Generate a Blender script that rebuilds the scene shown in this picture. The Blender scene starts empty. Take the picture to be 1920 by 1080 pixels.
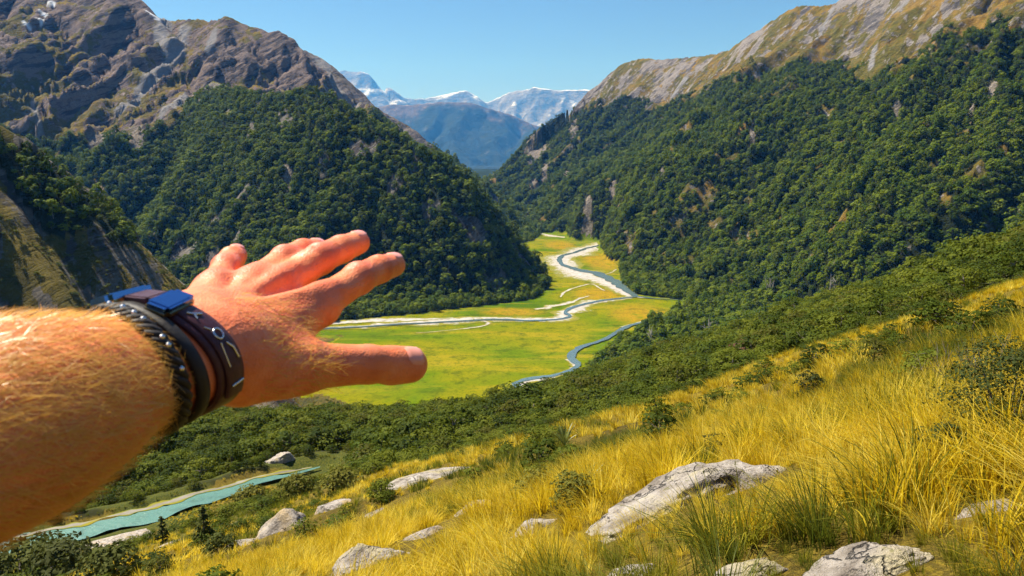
import bpy, bmesh, math, random
import numpy as np
from mathutils import Vector, Matrix

# ------------------------------------------------------------------ camera, sky, sun, exposure
scn = bpy.context.scene
COL = scn.collection
F = 1450.0                                   # focal length in photograph pixels
PITCH = math.atan(250.0 / F)
EYE = np.array([0.0, 0.0, 180.0])            # eye height above the valley floor
CP, SP = math.cos(PITCH), math.sin(PITCH)

cam_data = bpy.data.cameras.new('camera')
cam = bpy.data.objects.new('camera', cam_data)
COL.objects.link(cam)
cam.location = EYE
cam.rotation_euler = (math.pi / 2 - PITCH, 0, 0)
cam_data.sensor_width = 36.0
cam_data.lens = 36.0 * F / 1920.0
cam_data.clip_start = 0.02
cam_data.clip_end = 60000
cam_data.dof.use_dof = True
cam_data.dof.focus_distance = 60.0
cam_data.dof.aperture_fstop = 28.0
scn.camera = cam

SUN_EL, SUN_AZ = math.radians(56), math.radians(-60)      # azimuth from +Y, clockwise
TO_SUN = Vector((math.sin(SUN_AZ) * math.cos(SUN_EL), math.cos(SUN_AZ) * math.cos(SUN_EL), math.sin(SUN_EL)))
world = bpy.data.worlds.new('World')
scn.world = world
world.use_nodes = True
wn = world.node_tree
sky = wn.nodes.new('ShaderNodeTexSky')
sky.sky_type = 'NISHITA'
sky.sun_disc = False
sky.sun_elevation = SUN_EL
sky.sun_rotation = SUN_AZ
sky.altitude = 600
sky.air_density = 1.0
sky.dust_density = 0.0
sky.ozone_density = 10.0
bg = wn.nodes.get('Background')
bg.inputs['Strength'].default_value = 0.058
wn.links.new(sky.outputs[0], bg.inputs['Color'])

sl = bpy.data.lights.new('sun', 'SUN')
sl.energy = 5.0
sl.angle = math.radians(0.53)
sl.color = (1.0, 0.95, 0.86)
sun = bpy.data.objects.new('sun', sl)
COL.objects.link(sun)
sun.location = EYE + np.array(TO_SUN) * 50
sun.rotation_euler = TO_SUN.to_track_quat('Z', 'Y').to_euler()

scn.view_settings.view_transform = 'Standard'
scn.view_settings.look = 'None'
scn.view_settings.exposure = 1.0
scn.view_settings.gamma = 1.0
scn.view_settings.use_curve_mapping = False
scn.cycles.max_bounces = 5
scn.cycles.diffuse_bounces = 2
scn.cycles.glossy_bounces = 2
scn.cycles.transmission_bounces = 2
scn.cycles.transparent_max_bounces = 4
scn.cycles.volume_bounces = 0
scn.cycles.use_denoising = True
scn.cycles.sample_clamp_indirect = 4.0

# ------------------------------------------------------------------ small helpers
def ray(u, v):
    cx, cz = (u - 960.0) / F, -(v - 540.0) / F
    d = np.array([cx, CP + cz * SP, -SP + cz * CP])
    return d

def at(u, v, Y):
    """point seen at photograph pixel (u, v) that stands Y metres ahead"""
    d = ray(u, v)
    return EYE + d * (Y / d[1])

def cam_at(u, v, depth):
    return EYE + ray(u, v) * depth

def on_level(u, v, z=0.0):
    d = ray(u, v)
    return EYE + d * ((z - EYE[2]) / d[2])

def _hash(ix, iy, seed):
    h = (ix.astype(np.int64) * 374761393 + iy.astype(np.int64) * 668265263 + seed * 974634777) & 0xFFFFFFFF
    h = ((h ^ (h >> 13)) * 1274126177) & 0xFFFFFFFF
    h = (h ^ (h >> 16)) & 0xFFFFFFFF
    return h.astype(np.float64) / 4294967295.0

def vnoise(x, y, seed=0):
    x = np.asarray(x, float); y = np.asarray(y, float)
    ix, iy = np.floor(x), np.floor(y)
    fx, fy = x - ix, y - iy
    fx = fx * fx * fx * (fx * (fx * 6 - 15) + 10)
    fy = fy * fy * fy * (fy * (fy * 6 - 15) + 10)
    a = _hash(ix, iy, seed); b = _hash(ix + 1, iy, seed)
    c = _hash(ix, iy + 1, seed); d = _hash(ix + 1, iy + 1, seed)
    return (a + (b - a) * fx) * (1 - fy) + (c + (d - c) * fx) * fy

def fbm(x, y, octv=4, seed=0, gain=0.5):
    s = 0.0; a = 1.0; n = 0.0
    for i in range(octv):
        s = s + a * vnoise(x, y, seed + i * 17); n += a
        a *= gain; x = x * 2.03 + 5.1; y = y * 2.03 - 3.7
    return s / n

def ridged(x, y, octv=3, seed=0):
    s = 0.0; a = 1.0; n = 0.0
    for i in range(octv):
        s = s + a * (1 - np.abs(2 * vnoise(x, y, seed + i * 31) - 1)); n += a
        a *= 0.5; x = x * 2.1 + 1.7; y = y * 2.1 + 9.2
    return s / n

def sstep(a, b, x):
    t = np.clip((x - a) / (b - a), 0, 1)
    return t * t * (3 - 2 * t)

def smax(a, b, k):
    h = np.clip(0.5 + 0.5 * (a - b) / k, 0, 1)
    return b + (a - b) * h + k * h * (1 - h)

def mesh_from(name, verts, faces, mats=(), smooth=True, mat_idx=None, attrs=None):
    """verts (N,3), faces (M,3) or (M,4) arrays or list of such arrays"""
    if not isinstance(faces, list):
        faces = [faces]
    faces = [np.asarray(f, np.int32) for f in faces if len(f)]
    me = bpy.data.meshes.new(name)
    verts = np.asarray(verts, np.float32)
    me.vertices.add(len(verts))
    me.vertices.foreach_set('co', verts.ravel())
    nl = sum(f.size for f in faces); nf = sum(len(f) for f in faces)
    me.loops.add(nl); me.polygons.add(nf)
    me.loops.foreach_set('vertex_index', np.concatenate([f.ravel() for f in faces]))
    tot = np.concatenate([np.full(len(f), f.shape[1], np.int32) for f in faces])
    start = np.concatenate([[0], np.cumsum(tot)[:-1]]).astype(np.int32)
    me.polygons.foreach_set('loop_start', start)
    me.polygons.foreach_set('loop_total', tot)
    if smooth:
        me.polygons.foreach_set('use_smooth', np.ones(nf, bool))
    for m in mats:
        me.materials.append(m)
    if mat_idx is not None:
        me.polygons.foreach_set('material_index', np.asarray(mat_idx, np.int32))
    for k, arr in (attrs or {}).items():
        a = me.attributes.new(k, 'FLOAT', 'POINT')
        a.data.foreach_set('value', np.asarray(arr, np.float32))
    me.update(calc_edges=True)
    me.validate()
    return me

def link(name, me, parent=None, loc=None):
    o = bpy.data.objects.new(name, me)
    COL.objects.link(o)
    if parent is not None:
        o.parent = parent
    if loc is not None:
        o.location = loc
    return o

def tag(o, label=None, cat=None, group=None, kind=None):
    if label: o['label'] = label
    if cat: o['category'] = cat
    if group: o['group'] = group
    if kind: o['kind'] = kind
    return o

# ------------------------------------------------------------------ material helper
class Mat:
    def __init__(self, name, rough=0.8, spec=0.3):
        self.m = bpy.data.materials.new(name)
        self.m.use_nodes = True
        self.nt = self.m.node_tree
        self.b = self.nt.nodes['Principled BSDF']
        self.b.inputs['Roughness'].default_value = rough
        self.b.inputs['Specular IOR Level'].default_value = spec
        self.geo = None
    def n(self, t):
        return self.nt.nodes.new(t)
    def l(self, a, b):
        self.nt.links.new(a, b)
    def pos(self):
        if self.geo is None:
            self.geo = self.n('ShaderNodeNewGeometry')
        return self.geo.outputs['Position']
    def objco(self):
        return self.n('ShaderNodeTexCoord').outputs['Object']
    def scaled(self, co, sc):
        mp = self.n('ShaderNodeMapping')
        mp.inputs['Scale'].default_value = sc
        self.l(co, mp.inputs['Vector'])
        return mp.outputs[0]
    def noise(self, scale, detail=4, rough=0.55, co=None, dist=0.0):
        t = self.n('ShaderNodeTexNoise')
        t.inputs['Scale'].default_value = scale
        t.inputs['Detail'].default_value = detail
        t.inputs['Roughness'].default_value = rough
        t.inputs['Distortion'].default_value = dist
        self.l(self.pos() if co is None else co, t.inputs['Vector'])
        return t.outputs['Fac']
    def vor(self, scale, co=None, feature='F1', out='Distance'):
        t = self.n('ShaderNodeTexVoronoi')
        t.feature = feature
        t.inputs['Scale'].default_value = scale
        self.l(self.pos() if co is None else co, t.inputs['Vector'])
        return t.outputs[out]
    def ramp(self, fac, stops):
        r = self.n('ShaderNodeValToRGB')
        e = r.color_ramp.elements
        while len(e) > 1: e.remove(e[0])
        e[0].position = stops[0][0]; e[0].color = (*stops[0][1], 1)
        for p, c in stops[1:]:
            x = e.new(p); x.color = (*c, 1)
        self.l(fac, r.inputs[0])
        return r.outputs[0]
    def step(self, fac, a, b):
        r = self.n('ShaderNodeMapRange')
        r.interpolation_type = 'SMOOTHSTEP'
        r.inputs['From Min'].default_value = a; r.inputs['From Max'].default_value = b
        self.l(fac, r.inputs['Value'])
        return r.outputs[0]
    def math(self, op, a, b=None):
        t = self.n('ShaderNodeMath'); t.operation = op
        for i, v in enumerate((a, b)):
            if v is None: continue
            if isinstance(v, (int, float)): t.inputs[i].default_value = v
            else: self.l(v, t.inputs[i])
        return t.outputs[0]
    def mix(self, fac, a, b, mode='MIX'):
        t = self.n('ShaderNodeMix'); t.data_type = 'RGBA'; t.blend_type = mode
        for s, v in ((t.inputs[0], fac), (t.inputs[6], a), (t.inputs[7], b)):
            if isinstance(v, (int, float)): s.default_value = v
            elif isinstance(v, tuple): s.default_value = (*v, 1)
            else: self.l(v, s)
        return t.outputs[2]
    def attr(self, name, inst=False):
        t = self.n('ShaderNodeAttribute'); t.attribute_name = name
        if inst: t.attribute_type = 'INSTANCER'
        return t.outputs['Fac']
    def rand(self):
        return self.n('ShaderNodeObjectInfo').outputs['Random']
    def bump(self, h, strength=0.5, dist=1.0):
        t = self.n('ShaderNodeBump')
        t.inputs['Strength'].default_value = strength
        t.inputs['Distance'].default_value = dist
        self.l(h, t.inputs['Height'])
        self.l(t.outputs[0], self.b.inputs['Normal'])
    def color(self, c):
        if isinstance(c, tuple): self.b.inputs['Base Color'].default_value = (*c, 1)
        else: self.l(c, self.b.inputs['Base Color'])
        return self
    def translucent(self, col, fac):
        tr = self.n('ShaderNodeBsdfTranslucent')
        if isinstance(col, tuple): tr.inputs['Color'].default_value = (*col, 1)
        else: self.l(col, tr.inputs['Color'])
        mx = self.n('ShaderNodeMixShader'); mx.inputs[0].default_value = fac
        self.l(self.b.outputs[0], mx.inputs[1]); self.l(tr.outputs[0], mx.inputs[2])
        out = self.nt.nodes['Material Output']
        self.l(mx.outputs[0], out.inputs['Surface'])
# ------------------------------------------------------------------ the lie of the land
KC = np.array([-0.869, -0.662, -0.455, -0.248, -0.041, 0.166, 0.372, 0.579, 0.855])
YC = np.log(np.array([45., 70, 100, 150, 220, 320, 450, 600, 900]))
TT = np.array([
    [.655, .590, .524, .461, .405, .347, .273, .192, .098],
    [.605, .563, .518, .460, .402, .338, .262, .182, .090],
    [.520, .495, .478, .445, .392, .328, .250, .172, .080],
    [.420, .400, .385, .372, .350, .302, .230, .160, .070],
    [.400, .380, .360, .350, .342, .276, .214, .150, .060],
    [.450, .450, .430, .420, .420, .360, .262, .182, .080],
    [.430, .430, .430, .430, .430, .410, .350, .270, .150],
    [.360, .360, .360, .360, .360, .350, .330, .290, .200],
    [.330, .330, .330, .330, .330, .330, .330, .300, .260]])

def _cr(c, t):
    i = np.clip(np.searchsorted(c, t) - 1, 0, len(c) - 2)
    f = np.clip((t - c[i]) / (c[i + 1] - c[i]), 0, 1)
    return i, f

STREAM_PX = [(600, 876), (550, 888), (480, 902), (430, 921), (380, 933), (320, 953), (270, 969), (220, 978), (160, 994), (80, 1008), (0, 1024), (-150, 1056), (-400, 1110)]
STREAM_Z = EYE[2] - 44.5
STREAM = np.array([on_level(u, v, STREAM_Z)[:2] for u, v in STREAM_PX])

def poly_dist(x, y, P):
    best = np.full(np.shape(x), 1e9)
    for a, b in zip(P[:-1], P[1:]):
        ab = b - a
        t = np.clip(((x - a[0]) * ab[0] + (y - a[1]) * ab[1]) / (ab @ ab), 0, 1)
        best = np.minimum(best, np.hypot(x - a[0] - t * ab[0], y - a[1] - t * ab[1]))
    return best

def near_h(x, y):
    yy = np.maximum(y, 0.5)
    k = np.clip(x / np.maximum(y, 1.0), -1.1, 1.1)
    plane = -1.6 - 0.333 * y + 0.32 * x
    i, f = _cr(KC, k)
    j, g = _cr(YC, np.log(np.maximum(yy, 45.0)))
    g = g * g * (3 - 2 * g) * 0.5 + g * 0.5
    T = (TT[j, i] * (1 - f) + TT[j, i + 1] * f) * (1 - g) + (TT[j + 1, i] * (1 - f) + TT[j + 1, i + 1] * f) * g
    far = -T * yy
    plane = plane - yy * sstep(14, 42, yy) * np.interp(k, KC, TT[0] - (0.0356 + 0.333 - 0.32 * KC))
    w = sstep(38, 48, yy)
    z = plane * (1 - w) + far * w
    amp = np.clip(yy / 60.0, 0.12, 1.6)
    z = z + (fbm(x / 7.0, y / 7.0, 4, 3) - 0.5) * 2.3 * np.clip(yy / 25, 0.25, 1) + (fbm(x / 30.0, y / 30.0, 3, 9) - 0.5) * 5 * sstep(50, 120, yy) * amp
    z = z + (vnoise(x / 0.8, y / 0.8, 5) - 0.5) * 0.12 * (1 - sstep(15, 40, yy))
    z = EYE[2] + z
    ds = poly_dist(x, y, STREAM)
    near_st = (ds < 18) & (y > 60) & (y < 200)
    w2 = sstep(3.0, 17, ds)
    bank = STREAM_Z - 0.45 + 0.85 * sstep(2.0, 3.6, ds)
    return np.where(near_st, z * w2 + bank * (1 - w2), z)

class Ridge:
    def __init__(self, pts, slope, back=None, lam=110, amp=26, seed=0, foot=0.0, jag=0.0, ns=1.0, fine=0.0):
        self.ns = ns; self.fine = fine
        P = np.array([at(*p[:3]) for p in pts])
        s = np.array([p[3] if len(p) > 3 else slope for p in pts])
        # resample
        seg = np.hypot(*np.diff(P[:, :2], axis=0).T)
        L = np.concatenate([[0], np.cumsum(seg)])
        self.P, self.s, self.L = P, s, L
        self.back = slope if back is None else back
        self.lam, self.amp, self.seed, self.foot, self.jag = lam, amp, seed, foot, jag
    def __call__(self, x, y):
        best = np.full(x.shape, -1e9); bs = np.zeros(x.shape); bd = np.zeros(x.shape)
        P, S, L = self.P, self.s, self.L
        nd = np.full(x.shape, 1e9); nside = np.zeros(x.shape)
        for i in range(len(P) - 1):
            a, b = P[i], P[i + 1]
            ab = b[:2] - a[:2]; ll = ab @ ab
            t = np.clip(((x - a[0]) * ab[0] + (y - a[1]) * ab[1]) / ll, 0, 1)
            dx = x - a[0] - t * ab[0]; dy = y - a[1] - t * ab[1]
            d = np.hypot(dx, dy)
            m = d < nd
            nd = np.where(m, d, nd); nside = np.where(m, (ab[0] * dy - ab[1] * dx) / (math.sqrt(ll) * (d + 1e-6)), nside)
        wb = sstep(-0.25, 0.25, nside)
        for i in range(len(P) - 1):
            a, b = P[i], P[i + 1]
            ab = b[:2] - a[:2]; ll = ab @ ab
            t = np.clip(((x - a[0]) * ab[0] + (y - a[1]) * ab[1]) / ll, 0, 1)
            dx = x - a[0] - t * ab[0]; dy = y - a[1] - t * ab[1]
            d = np.hypot(dx, dy)
            sl = S[i] + (S[i + 1] - S[i]) * t
            sl = sl + (self.back - sl) * wb               # left of travel is the far side
            z = a[2] + (b[2] - a[2]) * t - sl * (d + 0.10 * np.minimum(d, 120)) + sl * 0.00011 * np.minimum(d, 1200) ** 2 * self.foot
            m = z > best
            best = np.where(m, z, best); bs = np.where(m, L[i] + t * (L[i + 1] - L[i]), bs); bd = np.where(m, d, bd)
        e = P[-1, :2] - P[0, :2]; e = e / np.linalg.norm(e)
        bs = x * e[0] + y * e[1]                       # gullies run down across the line of the ridge
        lam = self.lam; ns = self.ns
        warp = (fbm(x / (lam * 2), y / (lam * 2), 3, self.seed + 40) - 0.5) * 1.6
        g = ridged(bs / lam + warp + bd / (lam * 7), bd / (lam * 3.2) + warp * 0.5, 3, self.seed)
        g2 = fbm(x / 55.0 / ns, y / 55.0 / ns, 4, self.seed + 77) - 0.5
        w = sstep(5, 170 * ns ** 0.5, bd)
        z = best - self.amp * w * (g - 0.32) * 1.5 + g2 * (6 + 16 * w) * ns ** 0.8
        if self.jag:
            wq = (fbm(x / 70.0 / ns, y / 70.0 / ns, 2, self.seed + 8) - 0.5) * 1.5
            z = z + self.jag * ((ridged(x / 38.0 / ns + wq, y / 38.0 / ns, 4, self.seed + 5) - 0.55) * 0.55 + w * (ridged(bs / 62.0 / ns + wq + bd / 300.0 / ns, bd / 420.0 / ns + wq * 0.4, 2, self.seed + 6) - 0.6) * 1.9
                            + (0.3 + 0.7 * w) * (ridged(bs / 21.0 / ns + wq + bd / 160.0 / ns, bd / 120.0 / ns + wq, 2, self.seed + 16) - 0.6) * 0.8)
        if self.fine:
            wf = (fbm(x / 25.0, y / 25.0, 2, self.seed + 18) - 0.5) * 2.2
            z = z + self.fine * (ridged(bs / 17.0 + wf + bd / 30.0, bd / 26.0 + wf, 3, self.seed + 19) - 0.62) * (0.55 + 0.45 * w)
        return z, bd, bs

near_left = Ridge([(-420, 0, 420), (-200, 120, 435), (0, 258, 450), (90, 305, 470), (170, 368, 500), (260, 440, 540), (330, 498, 580), (450, 585, 640), (560, 640, 690)],
                  0.98, 0.6, lam=55, amp=26, seed=11, jag=7)
spur = Ridge([(400, 150, 1500, .8), (470, 178, 1300, .84), (540, 178, 1225, .84), (590, 171, 1185, .84), (640, 196, 1145, .86), (690, 231, 1112, .88), (760, 262, 1082, .95),
              (820, 296, 1062, 1.05), (850, 325, 1052, 1.1), (900, 400, 1060, 1.05), (950, 446, 1085, 1.0), (1000, 492, 1112, .95), (1034, 532, 1130, .9)],
             0.84, 0.75, lam=130, amp=62, seed=23)
left_mt = Ridge([(-700, -60, 1980), (-300, -70, 1900), (60, -75, 1830), (200, -30, 1800), (262, 0, 1800), (275, 16, 1800), (290, 28, 1802), (330, 37, 1810), (390, 42, 1815), (412, 34, 1818), (425, 28, 1820), (440, 36, 1822),
                 (470, 46, 1828), (505, 56, 1835), (525, 58, 1840), (545, 80, 1850), (556, 96, 1855), (575, 130, 1800), (590, 180, 1700)],
                0.66, 0.8, lam=130, amp=52, seed=31, jag=22, fine=13)
left_back = Ridge([(520, 96, 1900), (548, 92, 1950), (575, 94, 1990), (600, 108, 2010), (622, 124, 2040), (640, 148, 2060), (660, 176, 2080), (676, 200, 2100), (692, 226, 2120), (720, 300, 2150)],
                  0.75, 0.8, lam=90, amp=22, seed=37, jag=8, fine=7)
right_mt = Ridge([(922, 392, 2680, .8), (942, 368, 2660, .8), (972, 332, 2640, .9), (984, 278, 2650, 1.0), (1010, 242, 2700, .95), (1080, 196, 2780, .9), (1112, 164, 2790, .85), (1140, 140, 2780, .8), (1165, 121, 2760, .75), (1195, 111, 2720, .75), (1220, 111, 2660, .72),
                  (1290, 108, 2520, .7), (1330, 103, 2430), (1372, 94, 2330), (1400, 70, 2250), (1450, 40, 2150), (1478, 20, 2090), (1495, 13, 2060), (1540, 13, 2010),
                  (1572, 8, 1970), (1590, -10, 1930), (1700, -60, 1770), (1920, -160, 1520), (2200, -270, 1350), (2700, -420, 1150)],
                 0.68, 0.8, lam=185, amp=88, seed=41, jag=16, fine=9)

FLAT_EDGE = [(560, 618), (640, 600), (760, 590), (870, 577), (960, 566), (1000, 560), (1030, 540), (1015, 512), (990, 484), (968, 458), (1005, 449), (1015, 436), (1085, 438), (1100, 448), (1180, 452),
             (1168, 480), (1162, 505), (1168, 532), (1195, 552), (1290, 563), (1300, 572), (1230, 606), (1160, 640), (1110, 690), (1060, 760), (900, 900), (300, 900), (200, 640)]
FLAT = np.array([on_level(u, v, 0)[:2] for u, v in FLAT_EDGE])
def in_poly(x, y, P):
    ins = np.zeros(np.shape(x), bool)
    j = len(P) - 1
    for i in range(len(P)):
        xi, yi = P[i]; xj, yj = P[j]
        c = ((yi > y) != (yj > y)) & (x < (xj - xi) * (y - yi) / (yj - yi + 1e-12) + xi)
        ins ^= c
        j = i
    return ins

def valley_h(x, y):
    h = (fbm(x / 90.0, y / 90.0, 3, 60) - 0.5) * 2.2
    up = sstep(1850, 2600, y) * 10 + sstep(2600, 5200, y) * 40
    return h + up * fbm(x / 260.0, y / 260.0, 2, 61) * 1.3

NAMES = ['hillside', 'valley_floor', 'rocky_hill', 'forested_spur', 'rocky_mountain', 'grey_mountain', 'mountain_ridge']
def land(x, y, full=False):
    x = np.asarray(x, float); y = np.asarray(y, float)
    n = near_h(x, y)
    v = valley_h(x, y)
    nl, nld, _ = near_left(x, y)
    sp, spd, _ = spur(x, y)
    lm, lmd, lms = left_mt(x, y)
    lb, lbd, _ = left_back(x, y)
    rm, rmd, rms = right_mt(x, y)
    far = y > 30
    neg = -1e6
    nl = np.where(far & (y > 150), nl, neg); sp = np.where(y > 500, sp, neg); lm = np.where(y > 500, lm, neg); lb = np.where(y > 900, lb, neg)
    rm = np.where(y > 250, rm, neg)
    n2 = np.where(y < 900, n, neg)
    S = np.stack([n2, v, nl, sp, lm, lb, rm])
    idx = np.argmax(S, 0)
    m = np.max(S[[2, 3, 4, 5, 6]], 0)
    ins = in_poly(x, y, FLAT)
    m = m - np.where(ins, 90 * sstep(0, 70, poly_dist(x, y, FLAT)) + 4, 0) * (y > 500)
    idx = np.where(ins & (y > 500) & (m < v + 3) & (idx >= 3), 1, idx)
    h = smax(np.maximum(m, -500), v, 14.0)
    h = np.where(n2 > h - 8, smax(n2, h, 4.0), h)
    h = np.where(y < 60, n, h)
    idx = np.where(y < 60, 0, idx)
    if not full:
        return h
    return h, idx, dict(nld=nld, spd=spd, lmd=lmd, lbd=lbd, rmd=rmd, lms=lms, rms=rms)

_RY = np.exp(np.linspace(math.log(2.0), math.log(4500.0), 3600))
def hit(u, v, ymin=2.0):
    """first point of the ground seen at photograph pixel (u, v)"""
    d = ray(u, v); d = d / d[1]
    ys = _RY[_RY > ymin]
    xs = d[0] * ys; zs = EYE[2] + d[2] * ys
    g = land(xs, ys)
    k = np.argmax(zs <= g)
    if zs[k] > g[k]:
        k = len(ys) - 1
    return np.array([xs[k], ys[k], g[k]])

# places bare of trees (pale cliffs and slips in the forest): pixel, half width, half height in pixels
BARE_PX = [(1005, 290, 24, 34), (1022, 322, 8, 16), (1101, 374, 8, 20), (1000, 345, 10, 6), (1076, 238, 6, 14), (1060, 330, 6, 10), (1150, 352, 6, 12), (1495, 392, 7, 10),
           (1820, 215, 4, 22), (1900, 240, 7, 20), (1380, 440, 10, 5), (1860, 165, 8, 26), (1680, 215, 4, 18), (540, 320, 8, 18), (440, 382, 7, 8), (255, 252, 10, 26), (180, 270, 12, 30),
           (1560, 500, 7, 6), (1700, 470, 6, 8), (1905, 400, 8, 8), (1410, 250, 5, 12), (1240, 330, 5, 9)]
BARE = []
for (u, v, ru, rv) in BARE_PX:
    p = hit(u, v, 300)
    dd = np.hypot(p[0], p[1])
    q = hit(u, v - rv, 300)
    r2 = np.hypot(q[0] - p[0], q[1] - p[1])
    BARE.append((p[0], p[1], ru * dd / F, min(max(r2, rv * dd / F), 4 * rv * dd / F)))
def bare_mask(x, y):
    m = np.zeros(np.shape(x))
    wob = (fbm(x / 16.0, y / 16.0, 4, 90, 0.65) - 0.5) * 2.6 + 0.12
    for bx, by, rx, ry in BARE:
        az = math.atan2(bx, by); c, s = math.cos(az), math.sin(az)
        dx, dy = x - bx, y - by
        lx = dx * c - dy * s; ly = dx * s + dy * c
        e = np.hypot(lx / rx, ly / ry) + wob
        m = np.maximum(m, 1 - sstep(0.75, 1.15, e))
    return m

def px_line(pts, ymin=300):
    return np.array([hit(u, v, ymin)[:2] for u, v in pts])
SCREE = [(px_line([(345, 55), (335, 85), (300, 125), (280, 150), (262, 175)], 900), 14), (px_line([(262, 175), (245, 195), (222, 212)], 900), 8),
         (px_line([(350, 180), (325, 200), (305, 214)], 900), 12), (px_line([(310, 40), (300, 75), (318, 100)], 900), 16), (px_line([(400, 60), (392, 95)], 900), 9),
         (px_line([(60, 190), (75, 250), (72, 300)], 700), 5), (px_line([(1560, 20), (1540, 60), (1530, 75)], 900), 5), (px_line([(1700, 5), (1680, 20)], 900), 8), (px_line([(1285, 150), (1262, 182)], 900), 10),
         (px_line([(1640, 90), (1632, 130)], 900), 5), (px_line([(600, 110), (640, 190), (660, 205)], 1500), 22)]
def scree_mask(x, y):
    m = np.zeros(np.shape(x))
    wob = (fbm(x / 11.0, y / 11.0, 3, 95) - 0.5)
    for P, w in SCREE:
        m = np.maximum(m, 1 - sstep(0.6, 1.2, poly_dist(x, y, P) / w + wob * 1.2))
    return m
SNOW = [hit(u, v, 900)[:2] for u, v in [(80, 32), (76, 40), (98, 8), (52, 50), (292, 32), (285, 27)]]
def snow_mask(x, y):
    m = np.zeros(np.shape(x))
    wob = (fbm(x / 6.0, y / 6.0, 3, 96) - 0.5)
    for i, (sx, sy) in enumerate(SNOW):
        m = np.maximum(m, 1 - sstep(0.8, 1.0, np.hypot((x - sx) / 1.4, y - sy) / (6 if i < 4 else 10) + wob * 1.3))
    return m

STREAM_YF = lambda x: np.interp(x, STREAM[::-1, 0], STREAM[::-1, 1]) + 4
def forest_mask(x, y, z, idx, D):
    """1 where closed forest grows"""
    n1 = fbm(x / 120.0, y / 120.0, 4, 101) - 0.5
    n2 = fbm(x / 30.0, y / 30.0, 3, 102) - 0.5
    gap = sstep(0.70, 0.78, ridged(x / 75.0, y / 75.0, 3, 133) * 0.6 + fbm(x / 22.0, y / 22.0, 2, 134) * 0.4)
    e = EYE[2]
    line = np.full(x.shape, 1e5)
    line = np.where(idx == 4, e + 52 + n1 * 130 + np.clip((x + 520) * 0.12, -20, 40), line)
    line = np.where(idx == 5, e + 20 + n1 * 60, line)
    line = np.where(idx == 6, e + 168 - 40 * sstep(600, 1000, x) + n1 * 150 + n2 * 60, line)
    line = np.where(idx == 3, e + 112 + n1 * 20 + n2 * 14, line)
    f = 1 - sstep(-9, 9, z - line)
    # rocky hill near on the left: forest only near its crest and beyond
    f = np.where(idx == 2, np.where((D['nld'] < 38 + n1 * 40) & (y > 300), 1.0, 0.0) * sstep(250, 330, y), f)
    f = np.where((idx >= 3), f * (1 - 0.75 * gap), f)
    # valley floor: wood only beyond the flats and at the sides
    f = np.where(idx == 1, 0.0, f)
    f = np.where((idx == 0), sstep(47, 53, y - 2 + n2 * 24 + n1 * 24), f)
    st = poly_dist(x, y, STREAM)
    f = np.where((idx == 0) & (st < 3.4), 0, f)
    # open strip between grass brow and stream
    f = np.where((idx == 0) & (x < -0.20 * y) & (y < 104) & (st > 0) & (y < STREAM_YF(x)), f * sstep(0.56, 0.66, n2 + 0.5), f)
    f = f * (1 - bare_mask(x, y))
    return np.clip(f, 0, 1)
# ------------------------------------------------------------------ ground materials
def tussock_ground():
    M = Mat('tussock_ground', 0.9, 0.1)
    n = M.noise(0.35, 6, 0.65); n2 = M.noise(4.0, 4, 0.6); n3 = M.noise(0.06, 3)
    c = M.ramp(n, [(0.3, (0.12, 0.085, 0.016)), (0.45, (0.27, 0.19, 0.024)), (0.6, (0.38, 0.27, 0.035)), (0.75, (0.20, 0.17, 0.020))])
    c = M.mix(M.step(n2, 0.35, 0.7), M.mix(0.5, c, (0.06, 0.045, 0.012)), c)
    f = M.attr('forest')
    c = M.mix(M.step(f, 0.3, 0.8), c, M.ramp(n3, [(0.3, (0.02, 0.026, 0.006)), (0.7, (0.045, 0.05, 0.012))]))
    g = M.mix(M.step(n2, 0.4, 0.65), (0.06, 0.085, 0.012), (0.15, 0.15, 0.02))
    c = M.mix(M.attr('bank'), c, g)
    n9 = M.noise(28.0, 4, 0.75)
    c = M.mix(M.step(n9, 0.42, 0.6), M.mix(0.65, c, (0.035, 0.03, 0.010)), c)
    M.color(c)
    M.bump(M.math('ADD', n2, n9), 0.8, 0.12)
    return M.m

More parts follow.
